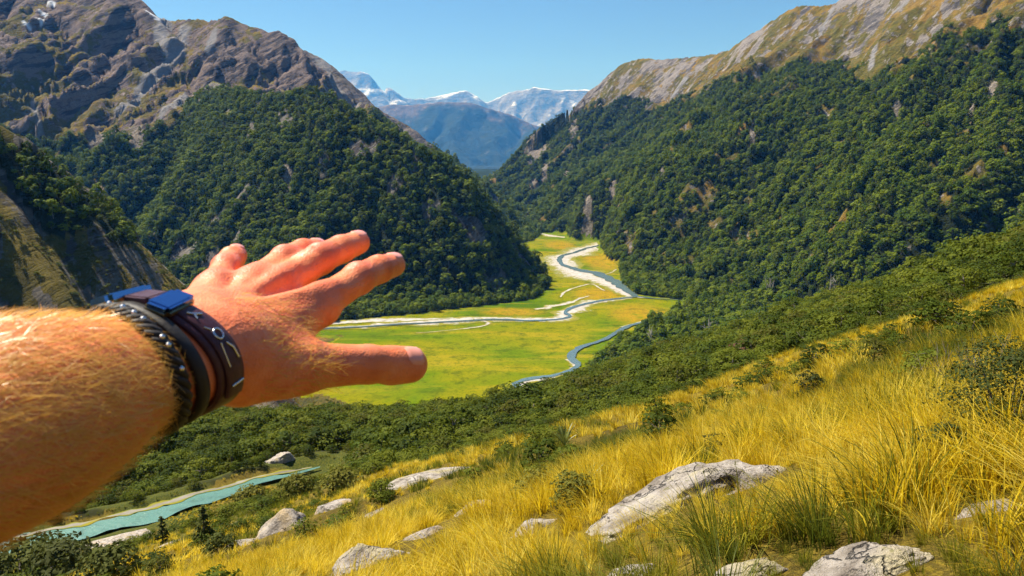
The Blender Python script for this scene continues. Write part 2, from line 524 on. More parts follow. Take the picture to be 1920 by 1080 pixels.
def mountain_mat(name, lo, rock_dark, rock, rock_pale, tus_a, tus_b, tus_c):
    M = Mat(name, 0.92, 0.1)
    p = M.pos()
    n = M.noise(0.012, 7, 0.62); n2 = M.noise(0.07, 6, 0.65); n3 = M.noise(0.004, 4, 0.5); n4 = M.noise(0.3, 4, 0.7)
    tus = M.ramp(n, [(0.3, tus_a), (0.48, tus_b), (0.62, tus_c), (0.75, tus_a)])
    tus = M.mix(M.step(n2, 0.35, 0.7), tus, M.mix(0.45, tus, (0.05, 0.05, 0.02)))
    rk = M.ramp(n2, [(0.25, rock_dark), (0.45, rock), (0.62, rock), (0.72, rock_pale)])
    mp = M.n('ShaderNodeMapping'); mp.inputs['Scale'].default_value = (0.7, 0.25, 3.6)
    mr = M.n('ShaderNodeMapping'); mr.inputs['Rotation'].default_value = (0.0, 0.72, 0.0)
    M.l(p, mr.inputs['Vector']); M.l(mr.outputs[0], mp.inputs['Vector'])
    n5 = M.noise(0.022, 7, 0.72, co=mp.outputs[0])
    rk = M.mix(M.step(n4, 0.45, 0.75), rk, M.mix(0.5, rk, rock_dark))
    rk = M.mix(M.math('MULTIPLY', M.step(n5, 0.50, 0.57), 0.9), rk, rock_dark)
    r = M.attr('rock')
    rr = M.step(M.math('ADD', r, M.math('MULTIPLY', M.math('SUBTRACT', n2, 0.5), 1.3)), 0.42, 0.56)
    c = M.mix(rr, tus, rk)
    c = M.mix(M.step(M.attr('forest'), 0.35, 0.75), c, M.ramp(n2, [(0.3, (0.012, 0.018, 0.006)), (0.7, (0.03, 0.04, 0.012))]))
    c = M.mix(M.attr('bare'), c, M.ramp(n4, [(0.3, (0.10, 0.085, 0.07)), (0.55, (0.26, 0.22, 0.18)), (0.8, (0.42, 0.38, 0.33))]))
    c = M.mix(M.attr('scree'), c, M.ramp(n2, [(0.3, (0.22, 0.21, 0.21)), (0.7, (0.34, 0.32, 0.31))]))
    c = M.mix(M.attr('snow'), c, (0.85, 0.88, 0.92))
    M.color(c)
    h = M.math('ADD', M.math('ADD', M.math('MULTIPLY', n2, 11.0), M.math('MULTIPLY', n5, -22.0)), M.math('MULTIPLY', n4, 4.0))
    M.bump(h, 0.9, 1.0)
    return M.m

def valley_mat():
    M = Mat('valley_grass', 1.0, 0.0)
    n = M.noise(0.006, 5, 0.55, dist=0.6); n2 = M.noise(0.06, 5, 0.65)
    n3 = M.noise(0.02, 5, 0.6, co=M.scaled(M.pos(), (0.35, 1.6, 1)))
    c = M.ramp(n, [(0.30, (0.045, 0.10, 0.004)), (0.44, (0.10, 0.15, 0.004)), (0.56, (0.19, 0.18, 0.005)), (0.68, (0.07, 0.13, 0.004))])
    c = M.mix(M.math('MULTIPLY', M.step(n3, 0.48, 0.66), 0.65), c, (0.30, 0.22, 0.016))
    c = M.mix(M.math('MULTIPLY', M.attr('tawny'), M.step(n2, 0.25, 0.6)), c, (0.34, 0.20, 0.014))
    c = M.mix(M.math('MULTIPLY', M.step(n2, 0.48, 0.66), 0.65), c, (0.05, 0.08, 0.008))
    n6 = M.noise(0.35, 4, 0.7)
    c = M.mix(M.math('MULTIPLY', M.step(n6, 0.50, 0.66), 0.55), c, (0.045, 0.065, 0.006))
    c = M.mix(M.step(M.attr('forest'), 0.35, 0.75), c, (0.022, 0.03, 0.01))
    M.color(c)
    M.bump(M.math('ADD', n2, n6), 0.6, 1.0)
    return M.m

M_HILL = tussock_ground()
M_VAL = valley_mat()
M_NL = mountain_mat('dry_rocky_slope', 0, (0.07, 0.06, 0.05), (0.22, 0.19, 0.15), (0.42, 0.38, 0.30), (0.15, 0.115, 0.022), (0.20, 0.15, 0.028), (0.09, 0.085, 0.02))  # hill's shade put into the colour as darker tussock tones
M_SP = mountain_mat('spur_ground', 0, (0.06, 0.05, 0.05), (0.2, 0.18, 0.15), (0.4, 0.36, 0.3), (0.20, 0.16, 0.03), (0.16, 0.15, 0.03), (0.10, 0.11, 0.02))
M_LM = mountain_mat('alpine_rock', 0, (0.045, 0.042, 0.05), (0.24, 0.18, 0.15), (0.44, 0.35, 0.30), (0.20, 0.135, 0.045), (0.125, 0.11, 0.025), (0.27, 0.185, 0.035))
M_LB = mountain_mat('grey_alpine_rock', 0, (0.06, 0.06, 0.07), (0.19, 0.16, 0.145), (0.30, 0.26, 0.23), (0.20, 0.15, 0.08), (0.18, 0.15, 0.10), (0.22, 0.17, 0.10))
M_RM = mountain_mat('golden_alpine_slope', 0, (0.10, 0.09, 0.09), (0.27, 0.235, 0.21), (0.50, 0.46, 0.42), (0.25, 0.145, 0.028), (0.115, 0.105, 0.016), (0.28, 0.17, 0.032))

# ------------------------------------------------------------------ terrain sheet, cut where one landform meets the next
th = np.radians(np.concatenate([np.linspace(-62, -38, 32)[:-1], np.linspace(-38, 38, 650), np.linspace(38, 62, 32)[1:]]))
rr = np.concatenate([np.exp(np.linspace(math.log(0.9), math.log(45), 150))[:-1], np.exp(np.linspace(math.log(45), math.log(600), 250))[:-1],
                     np.linspace(600, 3000, 470)[:-1], np.exp(np.linspace(math.log(3000), math.log(7500), 60))])
TH, RR = np.meshgrid(th, rr)
GX, GY = (RR * np.sin(TH)), (RR * np.cos(TH))
GZ, GI, GD = land(GX, GY, True)
GFOR = forest_mask(GX, GY, GZ, GI, GD)
inflat = in_poly(GX, GY, FLAT)
# wooded valley floor beyond and beside the flats
GFOR = np.where((GI == 1) & ~inflat, 1.0, GFOR)
zx = np.gradient(GZ, axis=1) / (np.hypot(np.gradient(GX, axis=1), np.gradient(GY, axis=1)) + 1e-6)
zy = np.gradient(GZ, axis=0) / (np.hypot(np.gradient(GX, axis=0), np.gradient(GY, axis=0)) + 1e-6)
GS = np.hypot(zx, zy)
crest = np.where(GI == 4, GD['lmd'], np.where(GI == 5, GD['lbd'], np.where(GI == 6, GD['rmd'], 999)))
nR = fbm(GX / 90.0, GY / 90.0, 4, 120)
nR2 = ridged(GX / 60.0, GY / 60.0, 3, 121)
wA = (fbm(GX / 80.0, GY / 80.0, 3, 122) - 0.5) * 1.8
nL = ridged(GD['lms'] / 58.0 + wA + GD['lmd'] / 240.0, GD['lmd'] / 210.0 + wA, 4, 123)
nQ = ridged(GD['rms'] / 64.0 + wA + GD['rmd'] / 240.0, GD['rmd'] / 200.0 + wA, 4, 124)
rock = sstep(0.62, 1.15, GS + (nR - 0.5) * 0.9)
rock = np.where(GI == 4, np.clip(rock * 0.45 + (1 - sstep(20, 260, crest)) * 0.30 + sstep(0.52, 0.80, nL) * 0.75 * (0.45 + 0.55 * sstep(EYE[2] + 60, EYE[2] + 180, GZ)) - 0.06, 0, 1), rock)
rock = np.where(GI == 5, np.clip(0.75 + (nR - .5), 0, 1), rock)
rock = np.where(GI == 6, np.clip(rock * 0.42 + (1 - sstep(0, 80, crest)) * 0.6 * sstep(0.4, 0.6, nR) + sstep(0.60, 0.82, nQ) * 0.45 * (1 - sstep(140, 420, crest)), 0, 1), rock)
rock = np.where(GI == 2, np.clip(sstep(1.1, 1.6, GS + (nR - .5)) * 0.7 + sstep(0.60, 0.78, nR2) * 0.5, 0, 1), rock)
tawny = np.zeros(GX.shape)
for (u, v, w, h) in [(1125, 490, 32, 16), (1120, 552, 45, 14), (1050, 460, 30, 8), (960, 585, 60, 8), (1000, 735, 30, 10), (1200, 590, 60, 20)]:
    c0 = on_level(u, v); cx = on_level(u + w, v); cy = on_level(u, v - h)
    tawny = np.maximum(tawny, 1 - sstep(0.5, 1.3, np.hypot((GX - c0[0]) / (cx[0] - c0[0]), (GY - c0[1]) / (cy[1] - c0[1]))))
ds = poly_dist(GX, GY, STREAM)
bank = np.where((GI == 0) & (GX < -0.12 * GY), sstep(30, 50, GY) * sstep(0.40, 0.55, fbm(GX / 6, GY / 6, 3, 130) + 0.08 * sstep(55, 75, GY)), 0)
ATT = dict(forest=GFOR, rock=rock, bare=bare_mask(GX, GY) * (GY > 250), scree=scree_mask(GX, GY) * (GY > 500), snow=snow_mask(GX, GY) * (GY > 800), tawny=tawny, bank=bank)
NR, NC = GX.shape
vid = np.arange(NR * NC).reshape(NR, NC)
quads = np.stack([vid[:-1, :-1], vid[:-1, 1:], vid[1:, 1:], vid[1:, :-1]], -1).reshape(-1, 4)
fi = GI[:-1, :-1].ravel()
PV = np.stack([GX, GY, GZ], -1).reshape(-1, 3)
MATS = [M_HILL, M_VAL, M_NL, M_SP, M_LM, M_LB, M_RM]
for k, nm in enumerate(NAMES):
    q = quads[fi == k]
    if not len(q): continue
    used, inv = np.unique(q.ravel(), return_inverse=True)
    keys = {0: ('forest', 'bank'), 1: ('forest', 'tawny')}.get(k, ('forest', 'rock', 'bare', 'scree', 'snow'))
    me = mesh_from(nm, PV[used], inv.reshape(-1, 4), [MATS[k]], True, None, {a: ATT[a].ravel()[used] for a in keys})
    tag(link(nm, me), kind='structure')
# the slope goes on behind and beside the viewer
aa = np.radians(np.linspace(62, 298, 60)); r2 = np.exp(np.linspace(math.log(0.9), math.log(60), 30))
A2, R2 = np.meshgrid(aa, r2)
X2, Y2 = R2 * np.sin(A2), R2 * np.cos(A2)
Z2 = EYE[2] - 1.6 - 0.333 * np.maximum(Y2, -40) * 0.6 + 0.32 * X2 - 0.02
me = mesh_from('slope', np.stack([X2, Y2, Z2], -1).reshape(-1, 3), np.stack([np.arange(30 * 60).reshape(30, 60)[:-1, :-1], np.arange(1800).reshape(30, 60)[:-1, 1:], np.arange(1800).reshape(30, 60)[1:, 1:], np.arange(1800).reshape(30, 60)[1:, :-1]], -1).reshape(-1, 4), [M_HILL], True, None,
               dict(forest=np.zeros(1800), bank=np.zeros(1800)))
tag(link('hillside', me), kind='structure')

# ------------------------------------------------------------------ far ranges
def far_range(name, ridges, x0, x1, nx, y0, y1, ny, mat, base, snowf=None):
    X, Y = np.meshgrid(np.linspace(x0, x1, nx), np.linspace(y0, y1, ny))
    z = np.full(X.shape, base, float); d = np.full(X.shape, 9e9)
    for r in ridges:
        zz, dd, _ = r(X, Y)
        d = np.where(zz > z, dd, d); z = np.maximum(z, zz)
    ids = np.arange(nx * ny).reshape(ny, nx)
    q = np.stack([ids[:-1, :-1], ids[:-1, 1:], ids[1:, 1:], ids[1:, :-1]], -1).reshape(-1, 4)
    me = mesh_from(name, np.stack([X, Y, z], -1).reshape(-1, 3), q, [mat], True, None, dict(crest=np.clip(d / 1000, 0, 9).ravel()))
    return tag(link(name, me), kind='structure')

def blue_mat():
    M = Mat('distant_forest_slope', 0.95, 0.05)
    n = M.noise(0.0014, 6, 0.6); n2 = M.noise(0.007, 5, 0.65)
    c = M.ramp(n2, [(0.3, (0.008, 0.014, 0.006)), (0.6, (0.022, 0.03, 0.012)), (0.78, (0.10, 0.10, 0.09))])
    top = M.ramp(n2, [(0.3, (0.05, 0.04, 0.03)), (0.6, (0.13, 0.095, 0.065)), (0.75, (0.36, 0.32, 0.28))])
    t = M.step(M.math('ADD', M.attr('crest'), M.math('MULTIPLY', M.math('SUBTRACT', n, 0.5), 1.6)), 0.42, 0.10)
    M.color(M.mix(t, c, top))
    M.bump(M.math('ADD', M.math('MULTIPLY', n, 120.0), M.math('MULTIPLY', n2, 32.0)), 1.0, 1.0)
    return M.m
def ice_mat():
    M = Mat('snowy_rock', 0.85, 0.1)
    n = M.noise(0.00065, 7, 0.62, co=M.scaled(M.pos(), (1, 1, 2.2))); n2 = M.noise(0.0025, 6, 0.65)
    up = M.n('ShaderNodeSeparateXYZ'); M.l(M.geo.outputs['Normal'], up.inputs[0])
    s = M.math('ADD', M.math('MULTIPLY', up.outputs[2], 0.5), M.math('MULTIPLY', n, 1.0))
    rk = M.ramp(n2, [(0.3, (0.06, 0.06, 0.07)), (0.55, (0.20, 0.19, 0.19)), (0.75, (0.42, 0.40, 0.39))])
    c = M.mix(M.step(s, 0.90, 1.02), rk, (0.66, 0.69, 0.74))
    M.color(c)
    M.bump(M.math('ADD', M.math('MULTIPLY', n, 400.0), M.math('MULTIPLY', n2, 140.0)), 1.0, 1.0)
    return M.m
def R2x(pts, f): return [(u, v, Y * f) for u, v, Y in pts]
mid = Ridge(R2x([(420, 195, 5600), (600, 200, 5500), (690, 206, 5400), (730, 196, 5300), (770, 197, 5250), (830, 190, 5200), (885, 192, 5200), (915, 202, 5200), (960, 216, 5250), (1010, 238, 5400), (1100, 255, 5600), (1250, 300, 5800)], 3.0),
            0.58, 0.6, lam=820, amp=300, seed=51, jag=45, ns=6)
mid2 = Ridge([(740, 262, 3300), (800, 310, 3350), (850, 352, 3400), (885, 385, 3450), (915, 400, 3500)], 0.7, 0.6, lam=160, amp=25, seed=55)
ice = Ridge(R2x([(300, 160, 11500), (540, 145, 11300), (625, 137, 11000), (645, 132, 10900), (662, 136, 10850), (676, 134, 10800), (690, 138, 10800), (702, 152, 10800), (735, 168, 10800), (762, 184, 10900), (800, 186, 11000),
             (835, 177, 11000), (872, 170, 11000), (890, 177, 11000), (912, 191, 11100), (930, 184, 11100), (955, 174, 11000), (975, 169, 10900), (1000, 164, 10800), (1030, 167, 10800), (1060, 169, 10800),
             (1095, 170, 10800), (1150, 172, 10800), (1300, 176, 10600), (1500, 180, 10600)], 2.5), 0.8, 0.7, lam=1000, amp=420, seed=61, jag=150, ns=11)
far_range('forested_mountain', [mid], -9000, 7600, 320, 11200, 18600, 150, blue_mat(), -20)
far_range('wooded_foothill', [mid2], -1300, 300, 90, 2750, 3900, 70, M_SP, -20)
far_range('snowy_mountain_range', [ice], -15000, 13500, 420, 22400, 30200, 140, ice_mat(), -60)
# plain beneath the far ranges out to the horizon
bm = bmesh.new()
vs = [bm.verts.new(p) for p in ((-15500, 6500, -70), (14000, 6500, -70), (14000, 30600, -70), (-15500, 30600, -70))]
bm.faces.new(vs); me = bpy.data.meshes.new('plain'); bm.to_mesh(me); me.materials.append(M_SP)
tag(link('plain', me), kind='structure')
# ------------------------------------------------------------------ rivers and gravel
def smooth_line(P, n=8):
    P = np.asarray(P, float); out = []
    Q = np.vstack([2 * P[0] - P[1], P, 2 * P[-1] - P[-2]])
    for i in range(1, len(Q) - 2):
        p0, p1, p2, p3 = Q[i - 1], Q[i], Q[i + 1], Q[i + 2]
        for t in np.linspace(0, 1, n, endpoint=False):
            out.append(0.5 * ((2 * p1) + (-p0 + p2) * t + (2 * p0 - 5 * p1 + 4 * p2 - p3) * t * t + (-p0 + 3 * p1 - 3 * p2 + p3) * t ** 3))
    out.append(P[-1])
    return np.array(out)

def ribbon(pts, z, lift, seed, wob=0.35, level=None):
    """pts: (u, v, width in metres) -> verts, quads on the flat"""
    W = np.array([[*on_level(u, v, z)[:2], w] for u, v, w in pts])
    S = smooth_line(W, 10)
    t = np.gradient(S[:, :2], axis=0); t /= np.linalg.norm(t, axis=1)[:, None] + 1e-9
    nrm = np.stack([-t[:, 1], t[:, 0]], 1)
    L = np.concatenate([[0], np.cumsum(np.hypot(*np.diff(S[:, :2], axis=0).T))])
    w = np.maximum(S[:, 2], 0.3)
    sc = np.mean(w) * 1.2 + 1
    l = w * 0.5 * (1 + wob * 2 * (fbm(L / sc, L * 0 + seed, 3, seed) - 0.5) * 2)
    r = w * 0.5 * (1 + wob * 2 * (fbm(L / sc, L * 0 + seed + 50, 3, seed + 9) - 0.5) * 2)
    rows = []
    for f in (-1, -0.5, 0, 0.5, 1):
        off = np.where(f < 0, -f * l, -f * r)
        q = S[:, :2] + nrm * off[:, None]
        if level is None:
            zz = valley_h(q[:, 0], q[:, 1]) + lift
        else:
            zz = np.full(len(q), level + lift)
        rows.append(np.column_stack([q, zz]))
    V = np.stack(rows, 1)
    n = len(S); ids = np.arange(n * 5).reshape(n, 5)
    q = np.stack([ids[:-1, :-1], ids[1:, :-1], ids[1:, 1:], ids[:-1, 1:]], -1).reshape(-1, 4)
    return V.reshape(-1, 3), q, np.tile(np.abs(np.array([-1, -0.5, 0, 0.5, 1])), n)

def ribbons(name, specs, mat, lift0, level=None, z=0.0, wob=0.35):
    VV, QQ, AA, o = [], [], [], 0
    for i, pts in enumerate(specs):
        v, q, ac = ribbon(pts, z, lift0 + 0.04 * i, 7 * i + 3, wob, level)
        VV.append(v); QQ.append(q + o); AA.append(ac); o += len(v)
    me = mesh_from(name, np.vstack(VV), np.vstack(QQ), [mat], True, None, dict(across=np.concatenate(AA)))
    return tag(link(name, me), kind='structure')

def gravel_mat(a=(0.20, 0.175, 0.13), b=(0.37, 0.34, 0.30), d=(0.50, 0.48, 0.45)):
    M = Mat('pale_gravel', 0.95, 0.1)
    n = M.noise(0.13, 6, 0.7); n2 = M.noise(1.5, 3, 0.6)
    c = M.ramp(n, [(0.3, a), (0.46, b), (0.66, d)])
    c = M.mix(M.step(n2, 0.3, 0.7), M.mix(0.25, c, (0.3, 0.28, 0.24)), c)
    n4 = M.noise(0.11, 5, 0.7)
    veg = M.step(M.math('ADD', M.math('MULTIPLY', M.attr('across'), 0.42), n4), 0.64, 0.82)
    M.color(M.mix(veg, c, M.ramp(n4, [(0.4, (0.13, 0.15, 0.012)), (0.6, (0.22, 0.19, 0.02))])))
    return M.m
def water_mat(name, col, rough):
    M = Mat(name, rough, 0.5)
    n = M.noise(0.05, 3, 0.5); n2 = M.noise(1.2, 3, 0.6)
    n3 = M.noise(0.6, 4, 0.65)
    cc = M.mix(n, col, tuple(c * 0.7 for c in col))
    M.color(M.mix(M.math('MULTIPLY', M.step(n3, 0.45, 0.65), 0.5), cc, tuple(c * 0.45 for c in col)))
    M.bump(M.math('ADD', n2, M.noise(5.0, 3, 0.6)), 0.5, 0.15)
    return M.m
M_GRAVEL = gravel_mat()
M_WATER = water_mat('river_water', (0.12, 0.18, 0.18), 0.18)
M_TEAL = water_mat('teal_stream_water', (0.11, 0.24, 0.19), 0.3)
GRAVEL = [
    [(1012, 438, 14), (1035, 442, 26), (1060, 445, 16)],
    [(1098, 447, 6), (1118, 451, 34), (1132, 457, 44), (1112, 464, 58), (1082, 474, 64), (1058, 484, 58), (1057, 496, 60), (1074, 509, 64), (1108, 520, 60), (1138, 531, 46), (1164, 544, 30), (1182, 556, 16)],
    [(1190, 556, 12), (1163, 559, 18), (1120, 566, 26), (1080, 576, 30), (1066, 586, 44), (1050, 597, 34), (1016, 600, 30), (966, 602, 34), (928, 598, 44), (893, 597, 36), (850, 600, 38), (793, 604, 34), (735, 607, 36), (677, 611, 28), (615, 614, 16), (500, 618, 18), (300, 622, 18)],
    [(890, 597, 8), (915, 606, 7), (905, 612, 4), (860, 618, 3), (780, 624, 2)],
    [(1003, 580, 10), (1035, 575, 14), (1068, 568, 10), (1090, 560, 8), (1105, 556, 4)],
    [(1051, 558, 3), (1059, 548, 5), (1082, 539, 5), (1109, 533, 4), (1128, 543, 4), (1135, 545, 6)],
    [(620, 606, 20), (720, 600, 24), (800, 598, 12), (850, 596, 5)],
    [(1128, 517, 3), (1146, 512, 4), (1155, 506, 3)],
    [(1062, 676, 3), (1080, 686, 9), (1078, 692, 9), (1060, 699, 5)],
    [(1055, 704, 3), (1024, 710, 10), (992, 717, 16), (976, 724, 18), (990, 731, 14), (1012, 735, 6)],
    [(1168, 614, 8), (1185, 609, 10), (1215, 602, 8), (1235, 599, 4)],
    [(1240, 561, 3), (1210, 559, 6), (1190, 556, 10)],
]
RIVER = [
    [(1100, 448, 5), (1128, 453, 7), (1126, 460, 8), (1100, 466, 9), (1075, 474, 9), (1052, 482, 10), (1052, 494, 8), (1072, 503, 14), (1092, 508, 20), (1120, 514, 20), (1150, 527, 18), (1166, 538, 15), (1186, 552, 10), (1192, 558, 6)],
    [(1192, 557, 4), (1150, 562, 6), (1110, 568, 6), (1074, 577, 6), (1060, 586, 6), (1068, 594, 5), (1040, 600, 6), (990, 603, 6), (945, 601, 8), (905, 601, 8), (850, 603, 6), (793, 606, 6), (735, 609, 6), (677, 613, 6), (615, 616, 7), (500, 620, 7), (300, 625, 7)],
    [(1290, 566, 2), (1262, 562, 3), (1225, 560, 5), (1192, 556, 7)],
    [(1240, 599, 3), (1212, 604, 4), (1182, 611, 6), (1160, 622, 6), (1138, 636, 6), (1114, 645, 6), (1088, 654, 7), (1072, 665, 8), (1072, 677, 8), (1084, 688, 6), (1062, 700, 5), (1026, 708, 6), (990, 713, 6), (968, 721, 6), (972, 728, 5), (990, 734, 3)],
]
ribbons('gravel_bed', GRAVEL, M_GRAVEL, 0.25, wob=0.5)
M_STONE = gravel_mat((0.09, 0.08, 0.055), (0.17, 0.15, 0.12), (0.27, 0.25, 0.21))
ribbons('river', RIVER, M_WATER, 0.85, wob=0.25)
ribbons('stream', [[(600, 875, .3), (550, 888, 1.0), (480, 902, 1.9), (430, 921, 2.6), (380, 933, 3.3), (320, 953, 3.2), (270, 969, 3.8), (220, 978, 3.4), (160, 994, 3.7), (80, 1008, 3.6), (0, 1024, 4.4), (-150, 1056, 5), (-400, 1110, 5)]], M_TEAL, 0.0, level=STREAM_Z, z=STREAM_Z, wob=0.45)
ribbons('stream_gravel', [[(585, 876, .3), (530, 886, .9), (480, 895, .7), (425, 912, 1.0), (375, 923, .7), (310, 944, 1.3), (262, 957, 1.0), (215, 967, .7), (150, 982, 1.1), (70, 998, .9), (-10, 1013, 1.0)]], M_STONE, 0.05, level=STREAM_Z, z=STREAM_Z, wob=0.85)
# ------------------------------------------------------------------ foliage prototypes
def foliage_mat(name, dark, mid, light, tr=0.25, big=0.012):
    M = Mat(name, 0.7, 0.08)
    r = M.rand(); n = M.noise(big, 3, 0.5); t = M.attr('tone')
    f = M.math('ADD', M.math('MULTIPLY', r, 0.6), M.math('MULTIPLY', n, 0.4))
    c = M.ramp(f, [(0.2, dark), (0.45, mid), (0.7, light)])
    c = M.mix(M.step(M.math('FRACT', M.math('MULTIPLY', r, 7.13)), 0.88, 0.93), c, (mid[0] * 1.25, mid[1] * 0.85, mid[2] * 1.4))
    c = M.mix(M.math('MULTIPLY', t, 0.5), c, M.mix(0.5, light, c))
    M.color(c)
    M.translucent(M.mix(0.5, c, light), tr)
    return M.m
M_FOR = foliage_mat('beech_foliage_far', (0.024, 0.046, 0.006), (0.066, 0.118, 0.008), (0.160, 0.200, 0.010), 0.25)
M_BUSH = foliage_mat('beech_foliage_near', (0.026, 0.044, 0.005), (0.060, 0.088, 0.007), (0.125, 0.142, 0.011), 0.28, 0.03)
M_SHRUB = foliage_mat('shrub_foliage', (0.022, 0.032, 0.010), (0.040, 0.055, 0.012), (0.075, 0.085, 0.016), 0.2, 0.5)
def bark_mat():
    M = Mat('grey_bark', 0.9, 0.1)
    n = M.noise(3.0, 5, 0.6, co=M.objco())
    M.color(M.ramp(n, [(0.3, (0.09, 0.07, 0.05)), (0.7, (0.28, 0.25, 0.21))]))
    M.bump(n, 0.5, 0.03)
    return M.m
M_BARK = bark_mat()
def dead_mat():
    M = Mat('bleached_wood', 0.9, 0.1)
    n = M.noise(4.0, 4, 0.6, co=M.objco())
    M.color(M.ramp(n, [(0.3, (0.22, 0.19, 0.16)), (0.7, (0.46, 0.42, 0.37))]))
    return M.m
M_DEAD = dead_mat()

def tube(path, radii, sides=6):
    """tapered tube along path -> verts, quads"""
    P = np.asarray(path, float); n = len(P)
    T = np.gradient(P, axis=0); T /= np.linalg.norm(T, axis=1)[:, None] + 1e-12
    ref = np.array([0.31, 0.83, 0.46])
    V = []
    for i in range(n):
        a = np.cross(T[i], ref); a /= np.linalg.norm(a); b = np.cross(T[i], a)
        for k in range(sides):
            an = 2 * math.pi * k / sides
            V.append(P[i] + radii[i] * (math.cos(an) * a + math.sin(an) * b))
    ids = np.arange(n * sides).reshape(n, sides); nx = np.roll(ids, -1, axis=1)
    q = np.stack([ids[:-1], nx[:-1], nx[1:], ids[1:]], -1).reshape(-1, 4)
    return np.array(V), q

def leaf_cards(C, N, size, rng, asp=0.6):
    """one bent leaf spray (2 quads) at each centre"""
    n = len(C)
    N = N / (np.linalg.norm(N, axis=1)[:, None] + 1e-9)
    r = rng.normal(size=(n, 3))
    a = np.cross(N, r); a /= np.linalg.norm(a, axis=1)[:, None] + 1e-9
    b = np.cross(N, a)
    s = size * rng.uniform(0.6, 1.35, (n, 1))
    v0 = C - a * s; v1 = C - b * s * asp - N * s * 0.15; v2 = C + a * s; v3 = C + b * s * asp - N * s * 0.15
    V = np.stack([v0, v1, v2, v3], 1).reshape(-1, 3)
    q = np.arange(4 * n).reshape(n, 4)
    tris = np.concatenate([q[:, [0, 1, 2]], q[:, [0, 2, 3]]])
    return V, tris

def crown(rng, w, h, z0, lumps, per, leaf, flat=0.6, rnd=0.4, conic=0.0):
    """foliage crown: clumps of leaf sprays spread through the crown's volume"""
    C, N, T = [], [], []
    for i in range(lumps):
        an = i * 2.399963 + rng.uniform(-.4, .4)
        t = (i + 0.5) / lumps
        z = z0 + h * t
        prof = math.sqrt(max(0.03, 1 - (2 * t - 0.75) ** 2 / 1.7)) if not conic else (1 - t) ** 0.8 + 0.06
        rad = w * 0.5 * prof * math.sqrt(rng.uniform(0.15, 1.0))
        c = np.array([math.cos(an) * rad, math.sin(an) * rad, z + rng.uniform(-.05, .05) * h])
        lr = w * rng.uniform(0.17, 0.30) * (1 if not conic else prof + .2)
        d = rng.normal(size=(per, 3)); d /= np.linalg.norm(d, axis=1)[:, None]
        d[:, 2] = np.abs(d[:, 2]) * 1.2 - 0.35
        C.append(c + d * np.array([lr, lr, lr * flat]) * rng.uniform(0.55, 1.05, (per, 1)))
        out = np.array([c[0], c[1], (c[2] - z0 - 0.3 * h) * 1.0]) / (0.5 * w)
        N.append(d * 0.9 + out * 0.6 + np.array([0, 0, 0.35]) + rng.normal(size=(per, 3)) * rnd)
        T.append(np.full(per, rng.uniform(0, 1)))
    C, N, T = np.vstack(C), np.vstack(N), np.concatenate(T)
    V, tr = leaf_cards(C, N, leaf, rng)
    return V, tr, np.repeat(T, 4)

def trunk_geo(rng, h, r, limbs, w):
    V, Q, o = [], [], 0
    lean = rng.uniform(-.1, .1, 2) * h
    p = np.array([[lean[0] * t * t, lean[1] * t * t, h * t - 0.4 * (t == 0)] for t in np.linspace(0, 1, 6)])
    v, q = tube(p, np.linspace(r, r * 0.25, 6), 7); V.append(v); Q.append(q); o += len(v)
    for i in range(limbs):
        t = rng.uniform(0.3, 0.8); an = i * 2.4 + rng.uniform(-.5, .5)
        b = np.array([lean[0] * t * t, lean[1] * t * t, h * t])
        e = b + np.array([math.cos(an) * w * .38, math.sin(an) * w * .38, h * 0.25])
        m = (b + e) / 2 + np.array([0, 0, -0.05 * h])
        v, q = tube([b, m, e], [r * .45, r * .3, r * .08], 5); V.append(v); Q.append(q + o); o += len(v)
    return np.vstack(V), np.vstack(Q)

def join_geo(parts):
    V, F3, F4, MI3, MI4, T, o = [], [], [], [], [], [], 0
    for v, f, mi, tone in parts:
        V.append(v); T.append(tone if tone is not None else np.zeros(len(v)))
        f = np.asarray(f) + o; o += len(v)
        if f.shape[1] == 3: F3.append(f); MI3.append(np.full(len(f), mi))
        else: F4.append(f); MI4.append(np.full(len(f), mi))
    faces = ([np.vstack(F3)] if F3 else []) + ([np.vstack(F4)] if F4 else [])
    mi = np.concatenate(MI3 + MI4)
    return np.vstack(V), faces, mi, np.concatenate(T)

RNG = np.random.default_rng(7)
def proto_collection(name, objs):
    c = bpy.data.collections.new(name)
    for i, (me) in enumerate(objs):
        o = bpy.data.objects.new('%s_%02d' % (name, i), me)
        c.objects.link(o)
    return c

far_trees = []
for i in range(6):
    w, h = RNG.uniform(0.75, 1.15), RNG.uniform(0.9, 1.45)
    v, t, tone = crown(RNG, w, h * 0.7, h * 0.25, 8 + 2 * i, 24, 0.09, 0.8, 0.25)
    tv, tq = trunk_geo(RNG, h * 0.6, 0.035, 2, w)
    V, Fc, mi, T = join_geo([(v, t, 0, tone), (tv, tq, 1, None)])
    far_trees.append(mesh_from('far_tree', V, Fc, [M_FOR, M_BARK], False, mi, dict(tone=T)))
FAR_COL = proto_collection('far_tree', far_trees)
near_crowns, near_trunks, near_all = [], [], []
for i in range(6):
    w, h = RNG.uniform(0.9, 1.15), RNG.uniform(0.95, 1.3)
    v, t, tone = crown(RNG, w, h * 0.72, h * 0.2, 22, 34, 0.05, 0.45)
    tv, tq = trunk_geo(RNG, h * 0.8, 0.04, 5, w)
    near_crowns.append(mesh_from('crown', v, t, [M_BUSH], False, None, dict(tone=tone)))
    near_trunks.append(mesh_from('trunk', tv, tq, [M_BARK], True))
    V, Fc, mi, T = join_geo([(v, t, 0, tone), (tv, tq, 1, None)])
    near_all.append(mesh_from('near_tree', V, Fc, [M_BUSH, M_BARK], False, mi, dict(tone=T)))
NEAR_COL = proto_collection('near_tree', near_all)

